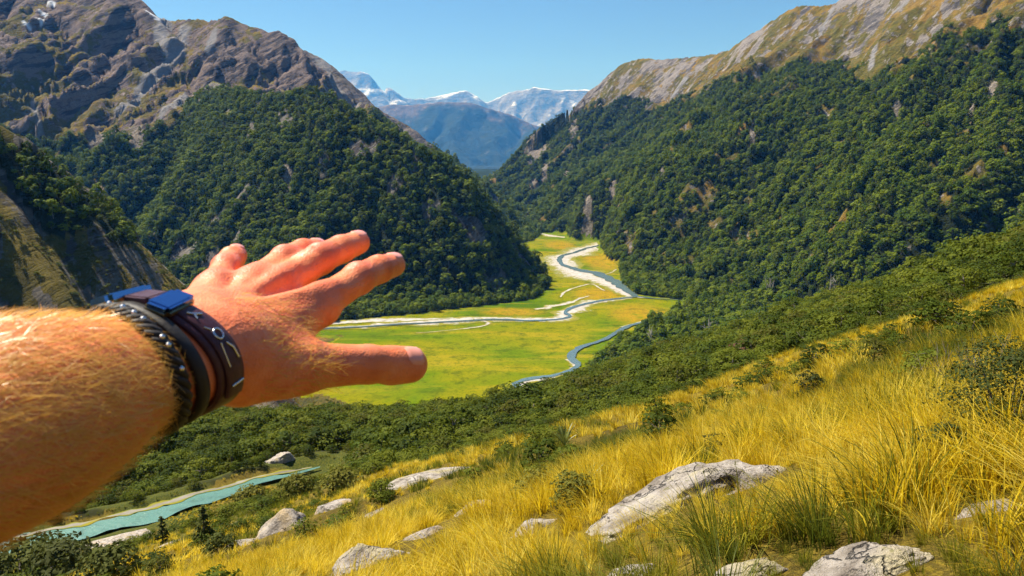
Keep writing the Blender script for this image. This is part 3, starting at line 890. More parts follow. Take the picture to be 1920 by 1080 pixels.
def scatter(name, P, scale, rot, var, coll, tilt=None):
    """one object whose points carry instances of the prototypes in coll"""
    n = len(P)
    me = bpy.data.meshes.new(name)
    me.vertices.add(n); me.vertices.foreach_set('co', np.asarray(P, np.float32).ravel())
    a = me.attributes.new('sc', 'FLOAT_VECTOR', 'POINT'); a.data.foreach_set('vector', np.asarray(scale, np.float32).ravel())
    R = np.zeros((n, 3)); R[:, 2] = rot
    if tilt is not None: R[:, :2] = tilt
    a = me.attributes.new('rt', 'FLOAT_VECTOR', 'POINT'); a.data.foreach_set('vector', np.asarray(R, np.float32).ravel())
    a = me.attributes.new('vr', 'INT', 'POINT'); a.data.foreach_set('value', np.asarray(var, np.int32))
    o = link(name, me)
    ng = bpy.data.node_groups.new(name + '_nodes', 'GeometryNodeTree')
    ng.interface.new_socket('Geometry', in_out='INPUT', socket_type='NodeSocketGeometry')
    ng.interface.new_socket('Geometry', in_out='OUTPUT', socket_type='NodeSocketGeometry')
    N = ng.nodes.new
    gi, go = N('NodeGroupInput'), N('NodeGroupOutput')
    m2p = N('GeometryNodeMeshToPoints')
    inst = N('GeometryNodeInstanceOnPoints')
    ci = N('GeometryNodeCollectionInfo'); ci.inputs['Collection'].default_value = coll
    ci.inputs['Separate Children'].default_value = True; ci.inputs['Reset Children'].default_value = True
    def na(nm, ty):
        x = N('GeometryNodeInputNamedAttribute'); x.data_type = ty; x.inputs['Name'].default_value = nm
        return next(s for s in x.outputs if s.enabled and s.name == 'Attribute')
    L = ng.links.new
    L(gi.outputs[0], m2p.inputs['Mesh']); L(m2p.outputs[0], inst.inputs['Points'])
    L(ci.outputs[0], inst.inputs['Instance'])
    inst.inputs['Pick Instance'].default_value = True
    L(na('vr', 'INT'), inst.inputs['Instance Index'])
    e2r = N('FunctionNodeEulerToRotation'); L(na('rt', 'FLOAT_VECTOR'), e2r.inputs[0]); L(e2r.outputs[0], inst.inputs['Rotation'])
    L(na('sc', 'FLOAT_VECTOR'), inst.inputs['Scale'])
    L(inst.outputs[0], go.inputs[0])
    md = o.modifiers.new('scatter', 'NODES'); md.node_group = ng
    return o

# ------------------------------------------------------------------ forests on the slopes
def jitter_grid(x0, x1, y0, y1, s, rng):
    X, Y = np.meshgrid(np.arange(x0, x1, s), np.arange(y0, y1, s))
    X = X + rng.uniform(-.48, .48, X.shape) * s; Y = Y + rng.uniform(-.48, .48, X.shape) * s
    return X.ravel(), Y.ravel()
def in_view(x, y, m=0.06, pad=15):
    return np.abs(x) < (0.6621 * 1.02 + m) * y + pad

x, y = jitter_grid(-1500, 1500, 230, 3100, 5.6, RNG)
k = in_view(x, y, 0.10)
x, y = x[k], y[k]
z, idx, D = land(x, y, True)
f = forest_mask(x, y, z, idx, D)
f = np.where((idx == 1) & ~in_poly(x, y, FLAT) & (y > 450), 1.0, f)
# hide nothing that shows: drop only trees far behind a crest
vis = np.ones(len(x), bool)
for s in (0.96, 0.9, 0.8):
    zs = land(x * s, y * s)
    line = EYE[2] + (z + 26 - EYE[2]) * s
    vis &= zs < line + 6
keep = (f > RNG.uniform(0.2, 0.8, len(x))) & vis & (idx != 0)
keep &= (RNG.uniform(size=len(x)) > sstep(1900, 3000, y) * 0.35)
x, y, z, idx = x[keep], y[keep], z[keep], idx[keep]
size = np.clip(7.0 * np.exp(RNG.normal(size=len(x)) * 0.30), 4, 16) * (1 - 0.35 * sstep(EYE[2] - 20, EYE[2] + 190, z))
size = np.where(idx == 2, size * 0.72, size)
gname = {2: ('hill_forest', 'dark forest along the crest of the rocky hill on the left'), 3: ('spur_forest', 'dense dark forest covering the rounded spur'),
         4: ('mountain_forest', 'forest on the lower slopes of the rocky mountain'), 5: ('mountain_forest', ''), 6: ('ridge_forest', 'dense forest over the long mountain slope right of the valley'),
         1: ('valley_forest', 'flat woodland at the edges and far end of the valley floor')}
idx = np.where(idx == 5, 4, idx)
for k in (1, 2, 3, 4, 6):
    m = idx == k
    if not m.any(): continue
    s = size[m]
    o = scatter(gname[k][0], np.column_stack([x[m], y[m], z[m] - 0.12 * s]), np.column_stack([s, s, s * RNG.uniform(.65, 1.35, m.sum())]), RNG.uniform(0, 6.28, m.sum()), RNG.integers(0, 6, m.sum()), FAR_COL)
    tag(o, gname[k][1], 'forest', kind='stuff')
    print(gname[k][0], m.sum())

# bush belt below the brow of the grass slope
x, y = jitter_grid(-260, 330, 44, 460, 2.5, RNG)
k = in_view(x, y, 0.05, 8); x, y = x[k], y[k]
z, idx, D = land(x, y, True)
f = forest_mask(x, y, z, idx, D)
keep = (idx == 0) & (f > RNG.uniform(0.25, 0.75, len(x))) & ~((y > 230) & (RNG.uniform(size=len(x)) < 0.5))
x, y, z = x[keep], y[keep], z[keep]
big = fbm(x / 18.0, y / 18.0, 3, 140)
size = (2.2 + 3.6 * big) * RNG.uniform(0.75, 1.25, len(x)) * (0.55 + 0.45 * sstep(50, 95, y)) * (1 + 0.35 * sstep(220, 400, y))
size = np.where(poly_dist(x, y, STREAM) < 9, np.minimum(size, 1.7), size)
order = np.argsort(-size / np.hypot(x, y))
cand = np.column_stack([x, y, z, size])[order]
# ------------------------------------------------------------------ the nearest trees, one by one, and the rest of the bush
def project(P):
    d = np.asarray(P, float) - EYE
    dep = d[..., 1] * CP - d[..., 2] * SP
    up = d[..., 1] * SP + d[..., 2] * CP
    return 960 + F * d[..., 0] / dep, 540 - F * up / dep, dep
ARM_PX = np.array([(-200, 560), (190, 500), (350, 505), (440, 450), (700, 420), (780, 480), (620, 600), (830, 640), (810, 720), (520, 770), (330, 830), (0, 1020), (-200, 1100)], float)
top = cand[:, :3] + np.column_stack([np.zeros(len(cand)), np.zeros(len(cand)), cand[:, 3] * 0.9])
U, V_, DEP = project(top)
seen = (U > 0) & (U < 1920) & (V_ < 1075) & ~in_poly(U, V_, ARM_PX)
for s in (0.95, 0.88, 0.8, 0.7, 0.6, 0.5):
    zs = land(top[:, 0] * s, top[:, 1] * s)
    seen &= zs < EYE[2] + (top[:, 2] - EYE[2]) * s - 0.1
# do not single out trees standing right behind a larger one
pick = []
for i in np.nonzero(seen)[0]:
    ok = True
    for j in pick[-140:]:
        if abs(U[i] - U[j]) < 9 and abs(V_[i] - V_[j]) < 6: ok = False; break
    if ok: pick.append(i)
    if len(pick) == 300: break
rest = np.ones(len(cand), bool); rest[pick] = False
P = cand[rest]
n = len(P)
o = scatter('bush', np.column_stack([P[:, 0], P[:, 1], P[:, 2] - 0.15 * P[:, 3]]), np.column_stack([P[:, 3], P[:, 3], P[:, 3] * RNG.uniform(.7, 1.1, n)]), RNG.uniform(0, 6.28, n), RNG.integers(0, 6, n), NEAR_COL)
tag(o, 'rest of the dense green bush belt below the grass slope', 'bush', kind='stuff')
print('bush', n, 'single trees', len(pick))
ZONES = [(500, 'beside the teal stream'), (640, 'above the teal stream'), (800, 'directly below the thumb'), (930, 'between thumb tip and river bend'), (1060, 'below the near river bend'),
         (1180, 'just above the centre flax clump'), (1320, 'left of the reddish shrub'), (1450, 'around the reddish shrub'), (1600, 'above the lone dark shrub'), (1760, 'by the upper right grass edge'), (9999, 'at the far right edge')]
for q, i in enumerate(pick):
    x, y, z, s = cand[i]
    v = q % 6
    root = bpy.data.objects.new('beech_tree', None); COL.objects.link(root)
    root.location = (x, y, z - 0.12 * s); root.rotation_euler = (0, 0, RNG.uniform(0, 6.28)); root.scale = (s, s, s * RNG.uniform(.75, 1.1))
    c = link('crown', near_crowns[v], root); t = link('trunk', near_trunks[v], root)
    u, w = U[i], V_[i]
    look = 'tall' if s > 4.0 else ('low' if s < 2.3 else 'bushy')
    row = 'front row' if y < 72 else ('middle' if y < 115 else 'back')
    place = next(p for lim, p in ZONES if u < lim)
    lab = '%s beech in the %s of the bush, %s' % (look, row, place)
    g = 'beech trees, %s' % place
    tag(root, lab, 'tree', g)

# ------------------------------------------------------------------ boulders
def granite(name, lich):
    M = Mat(name, 0.9, 0.15)
    co = M.pos()
    n = M.noise(3.2, 7, 0.68, co); n2 = M.noise(16.0, 5, 0.7, co); n3 = M.noise(1.6, 4, 0.6, co)
    c = M.ramp(n, [(0.30, (0.13, 0.105, 0.085)), (0.43, (0.30, 0.26, 0.22)), (0.56, (0.46, 0.41, 0.36)), (0.70, (0.58, 0.54, 0.49))])
    c = M.mix(M.math('MULTIPLY', M.step(n3, 0.5, 0.68), 0.75), c, lich)
    c = M.mix(M.math('MULTIPLY', M.step(n2, 0.56, 0.68), 0.7), c, (0.10, 0.085, 0.07))
    dist = M.n('ShaderNodeVectorMath'); dist.operation = 'ADD'
    nz = M.n('ShaderNodeTexNoise'); nz.inputs['Scale'].default_value = 3.0; nz.inputs['Detail'].default_value = 4
    M.l(co, nz.inputs['Vector']); M.l(co, dist.inputs[0]); M.l(nz.outputs['Color'], dist.inputs[1])
    vc = M.vor(0.8, co=dist.outputs[0], feature='DISTANCE_TO_EDGE')
    crack = M.step(vc, 0.014, 0.0)
    c = M.mix(M.math('MULTIPLY', crack, 0.5), c, (0.05, 0.042, 0.035))
    moss = M.step(M.noise(6.0, 5, 0.7, co), 0.60, 0.66)
    c = M.mix(M.math('MULTIPLY', moss, 0.7), c, (0.16, 0.15, 0.045))
    M.color(c)
    M.bump(M.math('SUBTRACT', M.math('ADD', M.math('MULTIPLY', n, 1.0), M.math('MULTIPLY', n2, 0.5)), M.math('MULTIPLY', crack, 0.6)), 1.0, 0.14)
    return M.m
M_GRAN = granite('lichened_granite', (0.40, 0.33, 0.13))
M_GRAN2 = granite('tan_lichened_granite', (0.42, 0.29, 0.12))
def n3d(p, s, seed):
    return (vnoise(p[:, 0] * s + 3.1, p[:, 1] * s, seed) + vnoise(p[:, 1] * s, p[:, 2] * s + 1.7, seed + 1) + vnoise(p[:, 2] * s, p[:, 0] * s - 2.2, seed + 2)) / 3 - 0.5
def boulder_mesh(name, seed, sub, mat, cuts=15):
    bm = bmesh.new(); bmesh.ops.create_icosphere(bm, subdivisions=sub, radius=1)
    v = np.array([x.co for x in bm.verts]); f = np.array([[q.index for q in t.verts] for t in bm.faces]); bm.free()
    rng = np.random.default_rng(seed)
    v = v * (1 + 0.5 * n3d(v, 1.3, seed))[:, None]
    for i in range(cuts):
        nn = rng.normal(size=3); nn[2] = abs(nn[2]) * 0.7; nn /= np.linalg.norm(nn)
        d = v @ nn; lim = rng.uniform(0.45, 0.8)
        v = v - nn[None] * (np.maximum(d - lim, 0) * 0.97)[:, None]
    rg = np.abs(n3d(v, 5.0, seed + 5))
    v = v * (1 - 0.30 * np.exp(-rg / 0.03) * 0.35 + 0.16 * n3d(v, 4.0, seed + 6) + 0.16 * n3d(v, 10.0, seed + 9) + 0.09 * n3d(v, 24.0, seed + 10))[:, None]
    return mesh_from(name, v, f, [mat], True)
def ground_normal(x, y, e=0.6):
    hx = (land(np.array([x + e]), np.array([y]))[0] - land(np.array([x - e]), np.array([y]))[0]) / (2 * e)
    hy = (land(np.array([x]), np.array([y + e]))[0] - land(np.array([x]), np.array([y - e]))[0]) / (2 * e)
    return Vector((-hx, -hy, 1)).normalized()
ROCKS = []
def boulder(u, v, wpx, depth, high, label, seed, sub=4, mat=None, sink=0.10, yaw=0.0):
    p = hit(u, v)
    d = np.linalg.norm(p - EYE)
    r = wpx * d / F / 2 * 1.12
    me = boulder_mesh('boulder', seed, sub, mat or M_GRAN)
    o = link('boulder', me)
    nrm = ground_normal(p[0], p[1], max(0.6, r))
    q = nrm.to_track_quat('Z', 'Y')
    fwd = q @ Vector((0, 0, 1))
    o.rotation_mode = 'QUATERNION'
    side = Vector((1, 0, 0)); side = (side - nrm * side.dot(nrm)).normalized(); fw = nrm.cross(side)
    m = Matrix((side, fw, nrm)).transposed() @ Matrix.Rotation(yaw, 3, 'Z')
    o.rotation_quaternion = m.to_quaternion()
    o.scale = (r, r * depth, r * high)
    o.location = Vector(p) - nrm * (r * high * sink)
    ROCKS.append((p[0], p[1], r, r * depth))
    return tag(o, label, 'rock', 'granite boulders in the grass')
boulder(1300, 935, 400, 0.60, 0.42, 'large pale granite boulder rising from the golden grass, biggest rock in view', 3, 5, yaw=0.25)
boulder(1150, 985, 170, 0.6, 0.3, 'low grey rock at the foot of the large pale boulder', 41)
boulder(890, 955, 135, 0.6, 0.34, 'pale grey rock in grass left of the large boulder', 5)
boulder(790, 898, 200, 0.8, 0.22, 'long flat pale slab below the bush edge', 8, mat=M_GRAN)
boulder(958, 895, 70, 0.6, 0.28, 'small flat grey rock right of the long slab', 13)
boulder(1085, 862, 75, 0.6, 0.3, 'small tan rock beside the spiky flax clump', 17, mat=M_GRAN2)
boulder(690, 1058, 240, 0.6, 0.42, 'lichen-covered rounded boulder at the bottom edge of the picture', 21, 5)
boulder(530, 990, 150, 0.7, 0.42, 'tan domed boulder half sunk in golden grass', 27, mat=M_GRAN2)
boulder(700, 966, 60, 0.7, 0.35, 'small pale rock above the bottom boulder', 29)
boulder(230, 1014, 160, 0.9, 0.16, 'long flat pinkish slab below the teal stream', 33, mat=M_GRAN2)
boulder(300, 1032, 80, 0.8, 0.25, 'small pale slab below the shorter conifer sapling', 35)
boulder(385, 1006, 130, 0.8, 0.22, 'flat tan slab behind the taller conifer sapling', 37, mat=M_GRAN2)
boulder(128, 944, 110, 0.8, 0.6, 'pale boulder on the far bank of the stream, under the arm', 43)
boulder(530, 862, 74, 0.8, 0.55, 'pale slab of rock among the bushes above the stream', 47)
boulder(466, 872, 34, 0.8, 0.7, 'small pale rock among the bushes left of the slab', 49)
boulder(1620, 1072, 260, 0.6, 0.3, 'mottled pale rock under grass at the bottom right', 53, 5)
boulder(1380, 1076, 180, 0.6, 0.25, 'low mottled rock at the bottom edge, right of centre', 57)
boulder(1860, 955, 150, 0.6, 0.3, 'reddish tan rock at the right edge in shaded grass', 59, mat=M_GRAN2)
boulder(1180, 1078, 150, 0.6, 0.25, 'low mottled rock at the bottom edge below the large boulder', 63)

boulder(625, 952, 110, 0.8, 0.30, 'flat warm grey slab between the domed boulder and the small pale rock', 67, mat=M_GRAN2)
boulder(455, 1022, 100, 0.8, 0.26, 'flat pale slab left of the bottom edge boulder', 69)
boulder(1000, 990, 130, 0.7, 0.30, 'pale half buried slab left of the low grey rock', 71)
boulder(800, 1000, 110, 0.7, 0.28, 'small half buried pale slab right of the bottom edge boulder', 73, mat=M_GRAN2)

# ------------------------------------------------------------------ grass
def grass_mat(name, stops, tr=0.35):
    M = Mat(name, 0.6, 0.25)
    r = M.rand(); n = M.noise(0.25, 4, 0.6); t = M.attr('tone'); h = M.attr('along')
    f = M.math('ADD', M.math('ADD', M.math('MULTIPLY', r, 0.35), M.math('MULTIPLY', n, 0.4)), M.math('MULTIPLY', t, 0.30))
    c = M.ramp(f, stops)
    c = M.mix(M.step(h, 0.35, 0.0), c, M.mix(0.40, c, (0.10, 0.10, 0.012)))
    M.color(c)
    M.translucent(c, 0.5)
    return M.m
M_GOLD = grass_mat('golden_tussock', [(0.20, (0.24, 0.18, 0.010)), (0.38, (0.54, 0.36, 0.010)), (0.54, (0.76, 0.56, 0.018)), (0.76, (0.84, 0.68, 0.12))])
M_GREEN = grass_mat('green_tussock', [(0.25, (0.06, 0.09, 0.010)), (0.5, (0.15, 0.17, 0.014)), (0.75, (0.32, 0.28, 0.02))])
def clump(rng, blades, h, lean, spread, wd, mat):
    V, Q, T, A, o = [], [], [], [], 0
    seg = 5
    for b in range(blades):
        an = rng.uniform(0, 6.28); r0 = abs(rng.normal()) * spread * 0.35
        base = np.array([math.cos(an) * r0, math.sin(an) * r0, -0.04])
        L = h * rng.uniform(0.55, 1.15)
        d = np.array([math.cos(an), math.sin(an), 0]) * rng.uniform(0.1, 0.75) + np.array([lean * rng.uniform(0.2, 1.9), 0, 0]) + rng.normal(size=3) * 0.12
        d[2] = 0
        w = wd * rng.uniform(0.7, 1.4)
        sd = np.array([-d[1], d[0], 0]) + rng.normal(size=3) * 0.3; sd[2] *= 0.3; sd /= np.linalg.norm(sd) + 1e-9
        tone = rng.uniform()
        for k in range(seg):
            t = k / (seg - 1)
            c = base + np.array([0, 0, L * (t - 0.40 * t * t * np.linalg.norm(d))]) + d * L * (0.35 * t + 0.65 * t * t) * 0.75
            ww = w * (1 - t) ** 0.7 * 0.5 + 0.0006
            V += [c - sd * ww, c + sd * ww]; T += [tone, tone]; A += [t, t]
        for k in range(seg - 1):
            Q.append((o + 2 * k, o + 2 * k + 1, o + 2 * k + 3, o + 2 * k + 2))
        o += 2 * seg
    return mesh_from('tussock', np.array(V), np.array(Q), [mat], True, None, dict(tone=T, along=A))
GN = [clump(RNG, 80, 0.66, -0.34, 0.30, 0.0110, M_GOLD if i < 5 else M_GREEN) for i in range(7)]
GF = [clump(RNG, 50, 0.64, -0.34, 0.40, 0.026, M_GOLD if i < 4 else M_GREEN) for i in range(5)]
GN_COL, GF_COL = proto_collection('tussock_near', GN), proto_collection('tussock_far', GF)
def grass_patch(name, label, y0, y1, sp, coll, nv, ngold, hs):
    x, y = jitter_grid(-0.75 * y1 - 2, 0.75 * y1 + 2, y0, y1, sp, RNG)
    k = in_view(x, y, 0.05, 1.0); x, y = x[k], y[k]
    z, idx, D = land(x, y, True)
    f = forest_mask(x, y, z, idx, D)
    keep = (idx == 0) & (f < 0.4)
    shrt = np.ones(len(x))
    for (rx, ry, ra, rb) in ROCKS:
        e = np.hypot((x - rx) / (ra * 0.86), (y - ry) / (rb * 0.86))
        dc = np.hypot(rx, ry); fx, fy = rx * (1 - 0.45 * ra / dc) , ry * (1 - 0.45 * ra / dc)
        e = np.minimum(e, np.hypot(x - fx, y - fy) / (ra * 0.85))
        keep &= np.hypot((x - rx) / (ra * 0.82), (y - ry) / (rb * 0.82)) > 0.92
        shrt = np.minimum(shrt, 0.36 + 0.64 * sstep(0.9, 1.7, e))
    st = poly_dist(x, y, STREAM)
    keep &= (st > 3.2) & ((y < 62) | (x < -0.12 * y))
    dens = fbm(x / 2.6, y / 2.6, 3, 150)
    keep &= RNG.uniform(size=len(x)) < sstep(0.22, 0.42, dens) * 0.75 + 0.25
    x, y, z, shrt = x[keep], y[keep], z[keep], shrt[keep]
    n = len(x)
    green = fbm(x / 5.0, y / 5.0, 3, 160) + 0.16 * sstep(-0.1, -0.35, x / y) * sstep(25, 45, y) + 0.10 * (1 - sstep(6, 11, y)) 
    isg = green > RNG.uniform(0.455, 0.69, n)
    var = np.where(isg, RNG.integers(ngold, nv, n), RNG.integers(0, ngold, n))
    s = hs * RNG.uniform(0.45, 1.25, n) * (0.75 + 0.5 * fbm(x / 4.0, y / 4.0, 2, 170)) * shrt * (1 + 0.30 * (1 - sstep(6.5, 11, y)) * sstep(-0.5, 1.5, x))
    lean_dir = (fbm(x / 9.0, y / 9.0, 2, 180) - 0.5) * 3.2 + RNG.normal(size=n) * 0.55
    lean_dir += np.where(x < -0.1 * y, math.pi * 0.9 * (RNG.uniform(size=n) < 0.7), 0)
    o = scatter(name, np.column_stack([x, y, z]), np.column_stack([s * 1.05, s * 1.05, s]), lean_dir, var, coll)
    tag(o, label, 'grass', kind='stuff')
    print(name, n)
grass_patch('tussock_grass', 'long golden and green tussock blades across the nearest ground', 3.2, 15, 0.20, GN_COL, 7, 5, 0.62)
grass_patch('tussock_grass', 'golden tussock grass over the hillside behind the boulders', 15, 112, 0.40, GF_COL, 5, 4, 0.56)

# ------------------------------------------------------------------ single plants on the slope
def leafy_shrub(u, v, wpx, hpx, label, seed, mat=None, name='shrub', lumps=20, per=40, leaf=0.05, flat=0.7, group=None, cat='shrub', ymin=2.0):
    rng = np.random.default_rng(seed)
    p = hit(u, v, ymin); d = np.linalg.norm(p - EYE)
    w, h = wpx * d / F, hpx * d / F
    root = bpy.data.objects.new(name, None); COL.objects.link(root); root.location = p - np.array([0, 0, 0.03 * h])
    cv, ct, tone = crown(rng, w, h * 0.85, h * 0.08, lumps, per, leaf * w, flat)
    link('foliage', mesh_from('foliage', cv, ct, [mat or M_SHRUB], False, None, dict(tone=tone)), root)
    V, Q, o = [], [], 0
    for i in range(6):
        an = i * 1.05 + rng.uniform(-.3, .3)
        e = np.array([math.cos(an) * w * .35, math.sin(an) * w * .35, h * rng.uniform(.5, .85)])
        vv, qq = tube([np.array([0, 0, -0.05 * h]), e * 0.5 + np.array([0, 0, 0.06 * h]), e], [0.02 * w, 0.014 * w, 0.004 * w], 5)
        V.append(vv); Q.append(qq + o); o += len(vv)
    link('branches', mesh_from('branches', np.vstack(V), np.vstack(Q), [M_BARK], True), root)
    return tag(root, label, cat, group)
leafy_shrub(1516, 748, 46, 52, 'dark green rounded shrub alone on the golden slope', 71)
leafy_shrub(1880, 850, 170, 190, 'large dark leafy shrub at the right edge of the slope', 72, lumps=60, per=120, leaf=0.016)
leafy_shrub(1770, 880, 90, 80, 'low dark shrub left of the large one at the right edge', 73, lumps=22, per=40)
leafy_shrub(1335, 868, 44, 60, 'small dark weedy shrub just above the large pale boulder', 74, lumps=14, per=30)
M_RED = foliage_mat('russet_foliage', (0.09, 0.045, 0.03), (0.14, 0.07, 0.045), (0.2, 0.12, 0.07), 0.2, 0.5)
M_OLIVE = foliage_mat('olive_foliage', (0.06, 0.07, 0.012), (0.10, 0.105, 0.016), (0.17, 0.16, 0.025), 0.25, 0.5)
leafy_shrub(1392, 690, 66, 46, 'reddish brown twiggy shrub among green bushes', 75, M_RED, ymin=45)
for q, (u, v, w, h, lab) in enumerate([(40, 1086, 120, 52, 'dense dark green shrub in the bottom left corner'), (130, 1088, 110, 54, 'dense dark green shrub second from the bottom left corner'),
                                       (212, 1086, 100, 48, 'dense dark green shrub third from the bottom left corner'), (95, 1056, 90, 32, 'dark green shrub behind those in the bottom left corner'),
                                       (415, 1040, 56, 34, 'small dark shrub right of the taller conifer sapling'), (560, 930, 60, 40, 'green shrub above the tan domed boulder'), (640, 925, 80, 44, 'green shrub left of the long flat slab'),
                                       (470, 950, 60, 34, 'olive shrub between stream and domed boulder'), (1080, 955, 90, 70, 'olive grassy shrub left of the large boulder'), (1010, 930, 80, 46, 'low olive shrub above the pale grey rock')]):
    leafy_shrub(u, v, w, h, lab, 80 + q, M_SHRUB if q < 5 else M_OLIVE, lumps=24, per=46, leaf=0.045)

def conifer(u, v, hpx, label, seed):
    rng = np.random.default_rng(seed)
    p = hit(u, v); d = np.linalg.norm(p - EYE); h = hpx * d / F; w = h * 0.42
    root = bpy.data.objects.new('conifer_sapling', None); COL.objects.link(root); root.location = p
    cv, ct, tone = crown(rng, w, h * 0.92, h * 0.1, 30, 34, 0.035 * h, 0.5, conic=1.0)
    link('crown', mesh_from('crown', cv, ct, [M_SHRUB], False, None, dict(tone=tone)), root)
    vv, qq = tube([(0, 0, -0.05 * h), (0, 0, 0.5 * h), (0, 0, h)], [0.03 * h, 0.02 * h, 0.004 * h], 6)
    link('trunk', mesh_from('trunk', vv, qq, [M_BARK], True), root)
    return tag(root, label, 'tree')
conifer(385, 1028, 76, 'dark pointed conifer sapling, taller of two below the stream', 91)
conifer(306, 1020, 48, 'dark pointed conifer sapling, shorter of two below the stream', 92)

def flax(u, v, hpx, n, label, seed, ymin=2.0):
    rng = np.random.default_rng(seed)
    p = hit(u, v, ymin); d = np.linalg.norm(p - EYE); h = hpx * d / F
    V, Q, o = [], [], 0
    for b in range(n):
        an = rng.uniform(0, 6.28); out = rng.uniform(0.1, 0.9); L = h * rng.uniform(0.7, 1.25)
        dr = np.array([math.cos(an), math.sin(an), 0]); sd = np.array([-dr[1], dr[0], 0])
        for k in range(6):
            t = k / 5
            c = dr * L * out * (0.4 * t + 0.5 * t * t) + np.array([0, 0, L * (t - 0.3 * out * t * t) - 0.02])
            w = h * 0.035 * (0.6 + 0.8 * t) * (1 - t ** 3)
            V += [c - sd * w, c - np.array([0, 0, w * .5]), c + sd * w]
        for k in range(5):
            a = o + 3 * k
            Q += [(a, a + 1, a + 4, a + 3), (a + 1, a + 2, a + 5, a + 4)]
        o += 18
    M = M_FLAX
    me = mesh_from('flax_plant', np.array(V), np.array(Q), [M], True)
    return tag(link('flax_plant', me, None, p), label, 'plant')
_m = Mat('flax_leaf', 0.4, 0.5); _r = _m.noise(1.5, 3, 0.5, co=_m.objco())
_c = _m.ramp(_r, [(0.3, (0.10, 0.13, 0.025)), (0.6, (0.20, 0.22, 0.05)), (0.8, (0.34, 0.33, 0.10))]); _m.color(_c); _m.translucent(_c, 0.25)
M_FLAX = _m.m
flax(1058, 838, 44, 26, 'spiky green flax clump at the bush edge near the centre', 95)
flax(1105, 908, 40, 14, 'small spiky flax plant left of the large pale boulder', 96)
flax(1815, 872, 60, 22, 'bright green flax clump below the dark shrubs at the right', 97)
flax(1015, 915, 44, 10, 'thin spiky flax plant right of the small flat rock', 98)

def dead_branches(name, u, v, hpx, n, spread, label, seed, cat, mat, ymin=2.0, rad=0.012):
    rng = np.random.default_rng(seed)
    p = hit(u, v, ymin); d = np.linalg.norm(p - EYE); h = hpx * d / F
    V, Q, o = [], [], 0
    for b in range(n):
        an = rng.uniform(0, 6.28); out = rng.uniform(0.15, 1) * spread
        pts = [np.array([0, 0, -0.05 * h])]
        dr = np.array([math.cos(an) * out, math.sin(an) * out, 1.0]); 
        for k in range(5):
            pts.append(pts[-1] + dr * h * 0.2 + rng.normal(size=3) * h * 0.035)
        vv, qq = tube(pts, np.linspace(rad, rad * 0.25, 6) * h * (1.6 if n < 6 else 1), 5); V.append(vv); Q.append(qq + o); o += len(vv)
        for t in range(3):
            s = pts[2 + t]; e = s + (dr * 0.15 + rng.normal(size=3) * 0.16) * h
            vv, qq = tube([s, (s + e) / 2 + rng.normal(size=3) * .02 * h, e], [rad * .6 * h, rad * .4 * h, rad * .15 * h], 4); V.append(vv); Q.append(qq + o); o += len(vv)
    me = mesh_from(name, np.vstack(V), np.vstack(Q), [mat], True)
    return tag(link(name, me, None, p), label, cat)
dead_branches('twiggy_shrub', 1830, 770, 120, 16, 0.8, 'leafless brown twiggy shrub standing on the golden slope at right', 101, 'shrub', M_BARK, rad=0.007)
dead_branches('twiggy_shrub', 1752, 730, 70, 10, 0.9, 'small leafless dark twiggy shrub left of the larger leafless one', 102, 'shrub', M_BARK, rad=0.008)
for q, (u, v, h, lab) in enumerate([(1330, 640, 40, 'bleached dead tree in the bush above the reddish shrub'), (1440, 560, 34, 'bleached dead tree on the upper part of the bush slope'), (1555, 560, 40, 'bare pale snag at the top edge of the golden grass'),
                                    (1215, 650, 36, 'bleached dead tree near the valley side of the bush'), (975, 805, 40, 'grey dead tree in the bush below the river bend'), (640, 800, 40, 'pale dead tree in the bush below the thumb')]):
    dead_branches('dead_tree', u, v, h, 5, 0.4, lab, 110 + q, 'tree', M_DEAD, 48, 0.018)

# low scrub on the dry face of the hill at the left
x, y = jitter_grid(-420, -90, 240, 600, 3.0, RNG)
k = in_view(x, y, 0.06, 8); x, y = x[k], y[k]
z, idx, D = land(x, y, True)
f = forest_mask(x, y, z, idx, D)
keep = (idx == 2) & (f < 0.5) & (RNG.uniform(size=len(x)) < 0.75 * sstep(0.42, 0.62, fbm(x / 22.0, y / 22.0, 4, 190)) + 0.06)
x, y, z = x[keep], y[keep], z[keep]
s_ = RNG.uniform(1.0, 3.0, len(x))
tag(scatter('hill_scrub', np.column_stack([x, y, z - 0.2 * s_]), np.column_stack([s_, s_, s_ * RNG.uniform(.4, .8, len(x))]), RNG.uniform(0, 6.28, len(x)), RNG.integers(0, 6, len(x)), NEAR_COL),
    'low dark scrub scattered over the dry hill face at the left', 'scrub', kind='stuff')
print('scrub', len(x))

# patches of low green plants among the tussock
x, y = jitter_grid(-40, 42, 8, 56, 0.75, RNG)
k = in_view(x, y, 0.03, 1); x, y = x[k], y[k]
z, idx, D = land(x, y, True)
f = forest_mask(x, y, z, idx, D)
keep = (f < 0.5) & (RNG.uniform(size=len(x)) < sstep(0.60, 0.74, fbm(x / 4.5, y / 4.5, 4, 210)) * 0.8 + 0.012 + 0.10 * sstep(34, 48, y))
for (rx, ry, ra, rb) in ROCKS: keep &= np.hypot(x - rx, y - ry) > ra * 1.3
x, y, z = x[keep], y[keep], z[keep]
s_ = RNG.uniform(0.35, 0.85, len(x)) * (1 + 0.9 * sstep(30, 48, y))
tag(scatter('low_plants', np.column_stack([x, y, z - 0.1 * s_]), np.column_stack([s_, s_, s_ * RNG.uniform(.6, 1.0, len(x))]), RNG.uniform(0, 6.28, len(x)), RNG.integers(0, 6, len(x)), NEAR_COL),
    'patches of low green plants growing among the golden tussock', 'plants', kind='stuff')
print('low plants', len(x))
